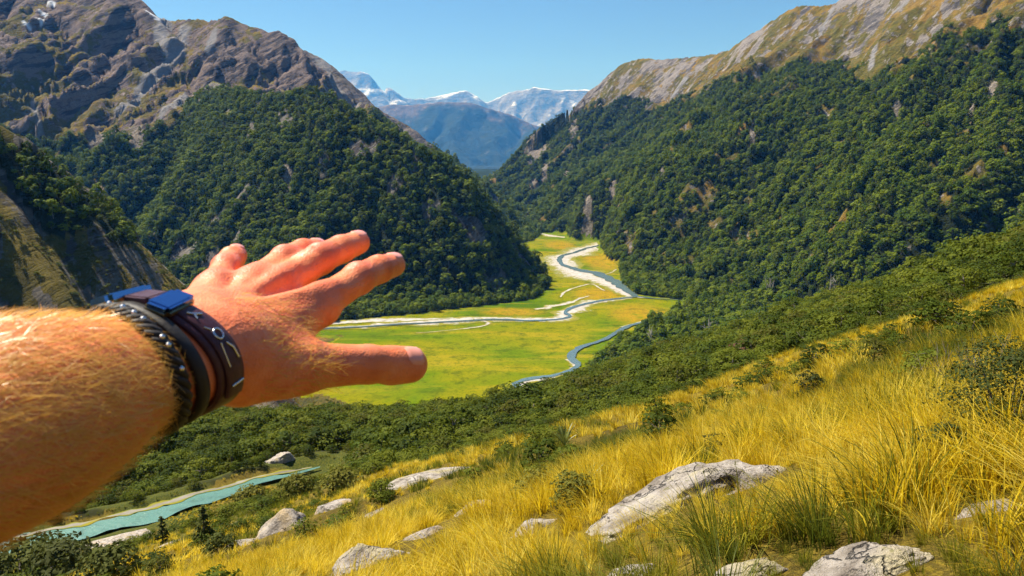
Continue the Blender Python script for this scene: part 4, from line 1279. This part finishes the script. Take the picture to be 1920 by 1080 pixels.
# ------------------------------------------------------------------ the outstretched arm
def lerp(a, b, t): return a + (b - a) * t
J = {}
def jt(n, u, v, d): J[n] = cam_at(u, v, d)
jt('wrist', 392, 640, .420)
jt('i0', 598, 572, .492); jt('i3', 738, 497, .572)
jt('m0', 522, 540, .498); jt('m3', 672, 455, .580)
jt('r0', 468, 537, .488); jt('r3', 594, 468, .580)
jt('p0', 398, 545, .470); jt('p3', 443, 479, .548)
jt('t0', 452, 692, .425); jt('t1', 590, 686, .452); jt('t2', 690, 683, .478); jt('t3', 768, 683, .500)
jt('fa', 0, 787, .310)
W_ = J['wrist']; FA = J['fa']
fdir = (FA - W_) / np.linalg.norm(FA - W_)
ELB = W_ + fdir * 0.27
SHO = ELB + np.array([-0.02, -0.24, -0.10])
DN = np.cross(J['i0'] - W_, J['p0'] - W_); DN /= np.linalg.norm(DN)          # back-of-hand direction
def finger(a, b, l1, l2, bend):
    A, B = J[a], J[b]
    return [A, lerp(A, B, l1) + DN * bend[0], lerp(A, B, l2) + DN * bend[1], B]
FING = {
    'i': (finger('i0', 'i3', .47, .76, (.0050, .0035)), [.0122, .0111, .0101, .0090]),
    'm': (finger('m0', 'm3', .46, .75, (.0050, .0030)), [.0121, .0110, .0100, .0089]),
    'r': (finger('r0', 'r3', .46, .75, (.0065, .0050)), [.0106, .0098, .0090, .0082]),
    'p': (finger('p0', 'p3', .48, .76, (.0035, .0030)), [.0100, .0090, .0084, .0078]),
}
def seg_d(P, a, b, ra, rb, squash=None):
    ab = b - a
    t = np.clip(((P - a) @ ab) / (ab @ ab), 0, 1).astype(np.float32)
    q = P - (a + t[..., None] * ab)
    if squash is not None:                                    # (axis, factor): flattened along axis
        ax, fc = squash
        s = q @ ax
        q = q + (s * (fc - 1))[..., None] * ax
        return (np.sqrt((q * q).sum(-1)) - (ra + (rb - ra) * t)) / (1 + 0.35 * (fc - 1))
    return np.sqrt((q * q).sum(-1)) - (ra + (rb - ra) * t)
def smin(a, b, k):
    h = np.clip(0.5 + 0.5 * (b - a) / k, 0, 1)
    return b + (a - b) * h - k * h * (1 - h)
FN = np.cross(fdir, np.cross(DN, fdir)); FN /= np.linalg.norm(FN)             # dorsal direction across the forearm
FS = np.cross(fdir, FN)                                                     # towards the thumb or little finger side
if FS @ (J['t0'] - W_) < 0: FS = -FS
def arm_sdf(P, wrist_only=False):
    P = P.astype(np.float32)
    sq = (FN.astype(np.float32), 1.28)
    mid = lerp(W_, ELB, .45); w1 = lerp(W_, ELB, .12)
    d = seg_d(P, W_, w1, .0300, .0305, (FN, 1.36))
    d = smin(d, seg_d(P, w1, mid, .0305, .0405, (FN, 1.20)), .012)
    d = smin(d, seg_d(P, mid, ELB, .0405, .0440, (FN, 1.12)), .02)
    # brachioradialis swelling on the thumb side, wrist bones
    d = smin(d, seg_d(P, lerp(W_, ELB, .35) + FS * .012 + FN * .006, lerp(W_, ELB, .85) + FS * .014, .026, .034), .02)
    d = smin(d, seg_d(P, W_ - FS * .019 + FN * .010 + fdir * .012, W_ - FS * .018 + FN * .010 + fdir * .022, .009, .008), .010)
    if wrist_only: return d
    d = smin(d, seg_d(P, ELB, SHO, .046, .055), .03)
    # palm
    pm = seg_d(P, W_ + FS * .012, J['i0'] - DN * .0015, .0165, .0130)
    pm = smin(pm, seg_d(P, W_ + FS * .003, J['m0'] - DN * .0015, .0170, .0130), .012)
    pm = smin(pm, seg_d(P, W_ - FS * .008, J['r0'] - DN * .0015, .0165, .0126), .012)
    pm = smin(pm, seg_d(P, W_ - FS * .016, J['p0'] - DN * .0015, .0160, .0112), .012)
    hyp = lerp(W_, J['p0'], .45) - DN * .010
    pm = smin(pm, seg_d(P, hyp, lerp(W_, J['p0'], .8) - DN * .008, .014, .010), .012)
    # thumb ball and web
    pm = smin(pm, seg_d(P, J['t0'] - DN * .002, lerp(J['t0'], J['t1'], .75), .0195, .0150), .014)
    pm = smin(pm, seg_d(P, lerp(W_, J['i0'], .45) + FS * .006 - DN * .006, lerp(J['t0'], J['t1'], .6), .0120, .0110), .016)
    pm = smin(pm, seg_d(P, lerp(J['i0'], W_, .22) - DN * .006, lerp(J['t1'], J['t0'], .30), .0065, .0075), .014)
    d = smin(d, pm, .016)
    # hollows between the tendons
    for a, b in (('i0', 'm0'), ('m0', 'r0'), ('r0', 'p0')):
        c0 = lerp(lerp(W_, J[a], .45), lerp(W_, J[b], .45), .5) + DN * .0185
        c1 = lerp(J[a], J[b], .5) + DN * .0140
        big = 1.0 if a == 'i0' else 0.72
        d = -smin(-d, seg_d(P, lerp(c0, c1, .10), lerp(c0, c1, .85 if a == 'i0' else .60), .0044 * big, .0062 * big), .009)
    # thumb
    th = seg_d(P, J['t1'], J['t2'], .0136, .0120)
    th = smin(th, seg_d(P, J['t2'], J['t3'], .0120, .0112), .003)
    th = smin(th, seg_d(P, lerp(J['t2'], J['t3'], .55) - DN * .0015, J['t3'] - DN * .001, .0120, .0106), .004)
    d = smin(d, th, .008)
    # fingers
    for k, (pts, r) in FING.items():
        f = seg_d(P, pts[0], pts[1], r[0] * .92, r[1] * .95)
        f = smin(f, seg_d(P, pts[1] - DN * 0, pts[1] + DN * .001, r[1] * .98, r[1] * .93), .004)
        f = smin(f, seg_d(P, pts[1], pts[2], r[1] * .95, r[2]), .003)
        f = smin(f, seg_d(P, pts[2], pts[3], r[2], r[3]), .003)
        d = smin(d, f, .0038)
        # knuckle and tendon
        d = smin(d, seg_d(P, pts[0] + DN * .0005, pts[0] + DN * .0010, r[0] * .85, r[0] * .80), .010)
        w0 = lerp(W_, pts[0], .22) + DN * .0145; w1_ = lerp(pts[0], pts[1], .25) + DN * (r[0] * .70)
        d = smin(d, seg_d(P, w0, w1_, .0026, .0042), .007)
    # skin folds over the middle joints
    for k, (pts, r) in FING.items():
        ax = (pts[2] - pts[1]) / np.linalg.norm(pts[2] - pts[1])
        for o in (-.003, .0, .003):
            c = pts[1] + ax * o + DN * (r[1] * 1.08)
            sd = np.cross(ax, DN)
            d = -smin(-d, seg_d(P, c - sd * .004, c + sd * .004, .0005, .0005), .0015)
    ax = (J['t3'] - J['t2']) / np.linalg.norm(J['t3'] - J['t2'])
    return d

def surface_nets(lo, hi, step, fn):
    n = np.ceil((hi - lo) / step).astype(int) + 1
    gx = [lo[i] + np.arange(n[i]) * step for i in range(3)]
    m = 6                                                     # coarse pass first, then only the cells near the skin
    nc = n // m + 2
    C = np.stack(np.meshgrid(*[lo[i] + np.arange(nc[i]) * step * m for i in range(3)], indexing='ij'), -1)
    DC = fn(C.reshape(-1, 3)).reshape(nc)
    D = np.repeat(np.repeat(np.repeat(DC, m, 0), m, 1), m, 2)[m // 2:, m // 2:, m // 2:][:n[0], :n[1], :n[2]].astype(np.float32).copy()
    I = np.argwhere(np.abs(D) < step * m * 1.25)
    P = lo + I * step
    for k in range(0, len(P), 200000):
        j = I[k:k + 200000]
        D[j[:, 0], j[:, 1], j[:, 2]] = fn(P[k:k + 200000])
    s = D < 0
    cn = n - 1
    cnt = np.zeros(cn, np.int8)
    for a in (0, 1):
        for b in (0, 1):
            for c in (0, 1):
                cnt += s[a:a + cn[0], b:b + cn[1], c:c + cn[2]]
    act = (cnt > 0) & (cnt < 8)
    ci = np.argwhere(act)
    vid = -np.ones(cn, np.int64); vid[act] = np.arange(len(ci))
    acc = np.zeros((len(ci), 3)); m = np.zeros(len(ci))
    corners = [(a, b, c) for a in (0, 1) for b in (0, 1) for c in (0, 1)]
    for p in corners:
        for ax in range(3):
            if p[ax]: continue
            q = list(p); q[ax] = 1
            d0 = D[ci[:, 0] + p[0], ci[:, 1] + p[1], ci[:, 2] + p[2]]; d1 = D[ci[:, 0] + q[0], ci[:, 1] + q[1], ci[:, 2] + q[2]]
            x = (d0 < 0) != (d1 < 0)
            t = np.where(x, d0 / np.where(x, d0 - d1, 1), 0)
            pt = np.tile(np.array(p, float), (len(ci), 1)); pt[:, ax] = t
            acc += pt * x[:, None]; m += x
    V = lo + (ci + acc / m[:, None]) * step
    Q = []
    for ax in range(3):
        b, c = (ax + 1) % 3, (ax + 2) % 3
        sl0 = [slice(None)] * 3; sl1 = [slice(None)] * 3
        sl0[ax] = slice(0, n[ax] - 1); sl1[ax] = slice(1, n[ax])
        e = s[tuple(sl0)] != s[tuple(sl1)]
        idx = np.argwhere(e)
        idx = idx[(idx[:, b] > 0) & (idx[:, c] > 0) & (idx[:, b] < n[b] - 1) & (idx[:, c] < n[c] - 1)]
        def g(db, dc):
            k = idx.copy(); k[:, b] -= db; k[:, c] -= dc
            return vid[k[:, 0], k[:, 1], k[:, 2]]
        q = np.stack([g(1, 1), g(0, 1), g(0, 0), g(1, 0)], 1)
        flip = s[idx[:, 0], idx[:, 1], idx[:, 2]]
        q = np.where(flip[:, None], q, q[:, ::-1])
        Q.append(q)
    return V, np.vstack(Q)

allp = np.array(list(J.values()) + [ELB, SHO])
V1, Q1 = surface_nets(allp.min(0) - 0.065, allp.max(0) + 0.03, 0.0020, arm_sdf)
# relax the grid pattern
nb = np.zeros_like(V1); ct = np.zeros(len(V1))
for _ in range(2):
    nb[:] = 0; ct[:] = 0
    for a, b in ((0, 1), (1, 2), (2, 3), (3, 0)):
        np.add.at(nb, Q1[:, a], V1[Q1[:, b]]); np.add.at(ct, Q1[:, a], 1)
        np.add.at(nb, Q1[:, b], V1[Q1[:, a]]); np.add.at(ct, Q1[:, b], 1)
    V1 = V1 * 0.5 + nb / ct[:, None] * 0.5

def skin_mat():
    M = Mat('sunlit_skin', 0.42, 0.45)
    co = M.pos()
    n = M.noise(60, 4, 0.6); n2 = M.noise(400, 3, 0.6); n3 = M.noise(18, 3, 0.5); v = M.vor(700)
    c = M.ramp(n, [(0.3, (0.76, 0.170, 0.060)), (0.5, (0.86, 0.240, 0.095)), (0.7, (0.90, 0.31, 0.140))])
    c = M.mix(M.math('MULTIPLY', M.step(n3, 0.45, 0.7), 0.45), c, (0.70, 0.165, 0.075))
    c = M.mix(M.attr('ruddy'), c, (0.74, 0.16, 0.085))
    c = M.mix(M.attr('tan'), c, M.mix(0.35, c, (0.58, 0.24, 0.04)))
    c = M.mix(M.math('MULTIPLY', M.step(n2, 0.60, 0.70), 0.35), c, (0.42, 0.12, 0.05))
    M.color(c)
    M.b.inputs['Subsurface Weight'].default_value = 0.06
    M.b.inputs['Subsurface Radius'].default_value = (1.0, 0.3, 0.12)
    M.b.inputs['Subsurface Scale'].default_value = 0.006
    wv = M.math('SINE', M.math('ADD', M.math('MULTIPLY', M.attr('axial'), 2900.0), M.math('MULTIPLY', n, 9.0)))
    jn = M.attr('joint')
    cr = M.math('MULTIPLY', M.math('POWER', M.math('ABSOLUTE', wv), 0.5), jn)
    c2 = M.mix(M.math('MULTIPLY', M.math('MULTIPLY', jn, 0.55), M.step(M.math('ABSOLUTE', wv), 0.35, 0.0)), c, (0.40, 0.075, 0.03))  # crease shade painted into the skin colour over the joints
    M.color(c2)
    vn = M.step(M.math('ABSOLUTE', M.math('SUBTRACT', M.noise(26, 2, 0.4, co=M.scaled(M.pos(), (1.0, 0.6, 1.0)), dist=0.8), 0.5)), 0.05, 0.0)
    hgt = M.math('ADD', M.math('ADD', M.math('MULTIPLY', n2, 0.7), M.math('MULTIPLY', v, 0.8)), M.math('ADD', M.math('MULTIPLY', cr, 1.3), M.math('MULTIPLY', vn, 0.8)))
    M.bump(hgt, 0.32, 0.0014)
    return M.m
M_SKIN = skin_mat()
tanv = sstep(0.03, 0.12, (V1 - W_) @ fdir)
rud = np.zeros(len(V1))
for k, (pts, r) in FING.items():
    rud = np.maximum(rud, 1 - sstep(.004, .017, np.linalg.norm(V1 - (pts[1] + DN * .008), axis=1)))
    rud = np.maximum(rud, .7 * (1 - sstep(.004, .018, np.linalg.norm(V1 - (pts[0] + DN * .010), axis=1))))
    rud = np.maximum(rud, .5 * (1 - sstep(.004, .014, np.linalg.norm(V1 - pts[3], axis=1))))
rud = np.maximum(rud, 1 - sstep(.004, .02, np.linalg.norm(V1 - J['t3'], axis=1)))
joint = np.zeros(len(V1)); axial = np.zeros(len(V1))
for A_, B_, C_, sz in [(p[0], p[1], p[2], .011) for p, r in FING.values()] + [(p[1], p[2], p[3], .007) for p, r in FING.values()] + [(J['t1'], J['t2'], J['t3'], .010)]:
    ax = (C_ - A_) / np.linalg.norm(C_ - A_)
    q = V1 - B_
    w = (1 - sstep(sz * .4, sz, np.abs(q @ ax))) * (np.linalg.norm(q, axis=1) < .022) * sstep(-.2, .5, (q @ (DN if A_ is not J['t1'] else DN * .6 + (EYE - B_) / np.linalg.norm(EYE - B_) * .6)) / .012)
    axial = np.where(w > joint, q @ ax, axial); joint = np.maximum(joint, w)
me = mesh_from('person', V1, Q1, [M_SKIN], True, None, dict(ruddy=rud * .6, tan=tanv, joint=joint, axial=axial))
person = link('person', me)
tag(person, 'bare forearm and open hand reaching out from the left, fingers spread', 'person')

# nails on thumb and fingertips
def nail_mat():
    M = Mat('fingernail', 0.22, 0.5)
    M.color((0.88, 0.35, 0.25)); return M.m
M_NAIL = nail_mat()
def project_out(c, n, off):
    """from c march along n to the skin surface + off"""
    p = np.array(c, float); t = 0.0
    ts = np.linspace(0, 0.03, 240)
    Pts = c[None] + ts[:, None] * n[None]
    d = arm_sdf(Pts)
    k = np.argmax(d > off)
    return Pts[k]
def nail(tip, prev, nrm, L, w, label=None):
    ax = (tip - prev) / np.linalg.norm(tip - prev)
    nrm = nrm - ax * (nrm @ ax); nrm /= np.linalg.norm(nrm)
    sd = np.cross(ax, nrm)
    V, Q = [], []
    for i, a in enumerate(np.linspace(-.62, .62, 9)):
        for j, b in enumerate(np.linspace(-1, 1, 9)):
            ww = w * (1 - 0.2 * abs(a) ** 3)
            base = tip + ax * (a * L - 0.002)
            dirn = nrm * math.cos(b * 0.75) + sd * math.sin(b * 0.75) * (ww / w)
            p = project_out(base, dirn / np.linalg.norm(dirn), 0.0006 if (abs(a) / .60) ** 3 + abs(b) ** 3 < .85 else -0.0009)
            V.append(p)
    ids = np.arange(81).reshape(9, 9)
    q = np.stack([ids[:-1, :-1], ids[:-1, 1:], ids[1:, 1:], ids[1:, :-1]], -1).reshape(-1, 4)
    o = link('fingernail', mesh_from('fingernail', np.array(V), q, [M_NAIL], True), person)
TOCAM = EYE - J['t3']; TOCAM /= np.linalg.norm(TOCAM)
nail(J['t3'], J['t2'], DN * .75 + TOCAM * .6, .0125, .0070)
for k in 'imrp':
    pts, r = FING[k]
    nail(pts[3], pts[2], DN, .011, .006)

# pale hair on the forearm
rng = np.random.default_rng(5)
cand_v = np.nonzero(((V1 - W_) @ fdir > .058) & ((V1 - W_) @ fdir < .22))[0]
nv_ = np.zeros_like(V1)
fn = np.cross(V1[Q1[:, 1]] - V1[Q1[:, 0]], V1[Q1[:, 2]] - V1[Q1[:, 0]])
for c in range(4): np.add.at(nv_, Q1[:, c], fn)
nv_ /= np.linalg.norm(nv_, axis=1)[:, None] + 1e-12
if np.mean((nv_[cand_v] * (V1[cand_v] - (W_ + ((V1[cand_v] - W_) @ fdir)[:, None] * fdir))).sum(1)) < 0: nv_ = -nv_
wgt = np.clip(0.45 + nv_[cand_v] @ (FN * .7 + FS * .5), 0.04, 1)
hv = rng.choice(cand_v, 6500, p=wgt / wgt.sum())
hv2 = np.nonzero(((V1 - W_) @ fdir < .0) & (np.linalg.norm(V1 - lerp(J['t0'], J['t1'], .2), axis=1) < .045) & (nv_ @ (FS * .8 + DN * .3) > .3))[0]
if len(hv2): hv = np.concatenate([hv, rng.choice(hv2, 420)])
HV, HQ, o = [], [], 0
for i in hv:
    p, n_ = V1[i], nv_[i]
    g = -fdir * .9 + FS * .5 + rng.normal(size=3) * .45
    g = g - n_ * (g @ n_); g /= np.linalg.norm(g)
    L = rng.uniform(.006, .015); w = rng.uniform(.00010, .00022)
    side = np.cross(g, n_) + n_ * rng.normal() * .4; side /= np.linalg.norm(side)
    for t in (0, .5, 1):
        c = p + g * L * t + n_ * L * (.55 * t - .25 * t * t)
        ww = w * (1 - .8 * t)
        HV += [c - side * ww, c + side * ww]
    HQ += [(o, o + 1, o + 3, o + 2), (o + 2, o + 3, o + 5, o + 4)]; o += 6
mh = Mat('blond_hair', 0.35, 0.6); mh.color((0.80, 0.50, 0.12)); mh.translucent((0.85, 0.5, 0.1), 0.4)
hair = link('arm_hair', mesh_from('arm_hair', np.array(HV), np.array(HQ), [mh.m], True), person)
hair['kind'] = 'stuff'

# ------------------------------------------------------------------ wristbands
def ring_points(s, tilt, off, n=96, ts=0.0):
    """closed loop round the wrist s metres up the forearm; tilt shears it towards the hand on the back side"""
    out, nrm = [], []
    for k in range(n):
        a = 2 * math.pi * k / n
        dr = FN * math.cos(a) + FS * math.sin(a)
        c = W_ + fdir * (s + tilt * math.cos(a) + ts * math.sin(a))
        tsv = np.linspace(0.012, 0.060, 240)
        Pts = c[None] + tsv[:, None] * dr[None]
        d = arm_sdf(Pts, False)
        kk = np.argmax(d > off)
        out.append(Pts[kk]); nrm.append(dr)
    out = np.array(out)
    for _ in range(3):
        out = (np.roll(out, 1, 0) + 2 * out + np.roll(out, -1, 0)) / 4
    return out, np.array(nrm)
def band_mesh(name, pts, nrm, width, thick, mat, a0=0, a1=None, closed=True):
    n = len(pts)
    t = np.roll(pts, -1, 0) - np.roll(pts, 1, 0); t /= np.linalg.norm(t, axis=1)[:, None]
    sd = np.cross(t, nrm); sd /= np.linalg.norm(sd, axis=1)[:, None]
    nn = np.cross(sd, t)
    if (nn * nrm).sum() < 0: nn = -nn
    prof = [(-.5, 0), (-.5, .6), (-.42, 1), (.42, 1), (.5, .6), (.5, 0)]
    V = np.stack([pts + sd * (a * width) + nn * (b * thick) for a, b in prof], 1)
    sel = np.arange(n) if a1 is None else np.arange(a0, a1) % n
    V = V[sel]; m = len(sel); k = len(prof)
    ids = np.arange(m * k).reshape(m, k); nx = np.roll(ids, -1, axis=1)
    if closed and a1 is None:
        nr = np.roll(ids, -1, axis=0); nxr = np.roll(nx, -1, axis=0)
        q = np.stack([ids, nx, nxr, nr], -1).reshape(-1, 4)
    else:
        q = np.stack([ids[:-1], nx[:-1], nx[1:], ids[1:]], -1).reshape(-1, 4)
    return mesh_from(name, V.reshape(-1, 3), q, [mat], True)
def leather(name, col, rough=0.5):
    M = Mat(name, rough, 0.4)
    n = M.noise(250, 4, 0.6)
    M.color(M.ramp(n, [(0.3, tuple(c * .6 for c in col)), (0.7, col)]))
    M.bump(n, 0.4, 0.001)
    return M.m
M_LEA = leather('plum_brown_leather', (0.075, 0.022, 0.032), 0.42)
M_BLK = leather('black_cord', (0.018, 0.014, 0.014), 0.6)
_m = Mat('sky_tinted_steel', 0.16, 0.8); _m.b.inputs['Metallic'].default_value = 1.0; _m.color((0.16, 0.30, 0.55)); M_STEEL = _m.m  # blue tint adds the sky's reflection to the metal's own colour
_m = Mat('silver', 0.25, 0.8); _m.b.inputs['Metallic'].default_value = 1.0; _m.color((0.75, 0.74, 0.72)); M_SILV = _m.m
_m = Mat('brass', 0.3, 0.8); _m.b.inputs['Metallic'].default_value = 1.0; _m.color((0.62, 0.42, 0.14)); M_BRASS = _m.m
NRG = 96
root = bpy.data.objects.new('leather_bracelet', None); COL.objects.link(root)
tag(root, 'wide plum leather bracelet with sky-tinted metal clasps, nearest the hand', 'bracelet')
p1, n1 = ring_points(.0300, .004, .0012, NRG, -.005)
me = band_mesh('strap', p1, n1, .0185, .0026, M_LEA); link('strap', me, root)
p1b, n1b = ring_points(.0300, .004, .0040, NRG, -.005)
me = band_mesh('upper_strap', p1b, n1b, .0120, .0016, M_LEA, -8, 27, False); link('upper_strap', me, root)
def plate(name, ang, s, w, l, t, mat, parent, tilt=0.004, lift=.0052, rz=0.0):
    k = int(round(ang / (2 * math.pi) * NRG)) % NRG
    P0, N0 = p1[k], n1[k]
    tg = p1[(k + 1) % NRG] - p1[k - 1]; tg /= np.linalg.norm(tg)
    sd = np.cross(tg, N0); sd /= np.linalg.norm(sd); up = np.cross(sd, tg)
    if up @ N0 < 0: up = -up
    bm = bmesh.new(); bmesh.ops.create_cube(bm, size=1)
    bmesh.ops.bevel(bm, geom=list(bm.edges), offset=0.12, segments=2, affect='EDGES')
    me = bpy.data.meshes.new(name); bm.to_mesh(me); bm.free(); me.materials.append(mat)
    o = link(name, me, parent)
    m = Matrix([list(tg), list(sd), list(up)]).transposed().to_4x4()
    o.matrix_basis = Matrix.Translation(Vector(P0 + up * lift + sd * s)) @ m @ Matrix.Rotation(rz, 4, 'Z') @ Matrix.Diagonal((l, w, t, 1))
    if parent is not root: o.matrix_parent_inverse = parent.matrix_basis.inverted()
    return o
c1 = CL = plate('clasp', -0.02, 0.002, .0245, .0120, .0034, M_STEEL, root)
plate('clasp_plate', -0.02, 0.002, .0255, .0135, .0020, M_BRASS, CL, lift=.0034)
c2 = CL = plate('clasp', -0.85, 0.002, .0290, .0130, .0048, M_STEEL, root)
plate('clasp_plate', -0.85, 0.002, .0300, .0140, .0020, M_BRASS, CL, lift=.0034)
plate('center_panel', -0.48, 0.0, .0180, .0150, .0030, M_LEA, root, lift=.0038)
# engraved silver marks on the strap
def mark(pts2, rad):
    """polyline in (angle, across metres) laid on the strap"""
    P = []
    for a, s in pts2:
        f = (a / (2 * math.pi) * NRG) % NRG; k = int(f); fr = f - k
        base = lerp(p1b[k], p1b[(k + 1) % NRG], fr); N0 = n1b[k]
        tg = p1b[(k + 1) % NRG] - p1b[k]; tg /= np.linalg.norm(tg)
        sd = np.cross(tg, N0); sd /= np.linalg.norm(sd)
        P.append(base + sd * s + N0 * .0020)
    v, q = tube(P, [rad] * len(P), 5)
    return link('silver_mark', mesh_from('silver_mark', v, q, [M_SILV], True), root)
mark([(.30, .003), (.38, .0005), (.46, .002)], .0006)
mark([(.38, .0005), (.44, -.003)], .0006)
mark([(.80 + .08 * math.cos(t), -.0005 + .0026 * math.sin(t)) for t in np.linspace(0, 6.28, 14)], .0006)
mark([(.70, .0015), (.62, .0038)], .0005)
mark([(.95, -.001), (1.05, -.0035), (1.2, -.004)], .0006)
mark([(.92, .002), (1.25, .0035)], .0005)
mark([(1.50, -.004), (1.52, .004)], .0007)
# braided cord above it
root2 = bpy.data.objects.new('braided_bracelet', None); COL.objects.link(root2)
tag(root2, 'black braided cord bracelet with silver beads, nearest the elbow', 'bracelet')
for i, (s0, ph) in enumerate([(.0520, 0.0), (.0520, 2.094), (.0520, 4.188)]):
    pb, nb_ = ring_points(s0, .006, .0022, 96, .006)
    k = np.arange(97)
    an = k * 2 * math.pi * 15 / 96 + ph
    pb = np.vstack([pb, pb[:1]]); nb2 = np.vstack([nb_, nb_[:1]])
    path = pb + nb2 * (np.sin(an) * .0014)[:, None] + fdir[None] * (np.cos(an) * .0030)[:, None]
    v, q = tube(path, [.0021] * 97, 6)
    link('strand', mesh_from('strand', v, q, [M_BLK], True), root2)
pb, nb_ = ring_points(.0520, .006, .0048, 96, .006)
bm = bmesh.new(); bmesh.ops.create_icosphere(bm, subdivisions=2, radius=.0014); bead_me = bpy.data.meshes.new('bead'); bm.to_mesh(bead_me); bm.free(); bead_me.materials.append(M_SILV)
for k in (-13, -9, -4, 0, 3, 9, 11, 16):
    link('bead', bead_me, root2, pb[k % 96])
root3 = None
pb, nb_ = ring_points(.0440, .005, .0012, 96, .001)
cb = link('cord_bracelet', band_mesh('cord_bracelet', pb, nb_, .0070, .0030, M_BLK))
tag(cb, 'plain thin black band between the two wider bracelets', 'bracelet')
# ------------------------------------------------------------------ hazy air over the whole valley
bm = bmesh.new()
bmesh.ops.create_cube(bm, size=1)
me = bpy.data.meshes.new('haze'); bm.to_mesh(me); bm.free()
hz = link('haze', me)
hz.scale = (31000, 32000, 3700); hz.location = (-700, 15000, 3700 / 2 - 90)
hm = bpy.data.materials.new('haze_air'); hm.use_nodes = True
nt = hm.node_tree; nt.nodes.remove(nt.nodes['Principled BSDF'])
pv = nt.nodes.new('ShaderNodeVolumePrincipled')
pv.inputs['Color'].default_value = (0.08, 0.36, 1.0, 1)
pv.inputs['Absorption Color'].default_value = (1, 1, 1, 1)
pv.inputs['Density'].default_value = 0.000038
pv.inputs['Anisotropy'].default_value = 0.2
nt.links.new(pv.outputs[0], nt.nodes['Material Output'].inputs['Volume'])
me.materials.append(hm)
tag(hz, 'thin blue haze filling the valley air', 'haze', kind='stuff')
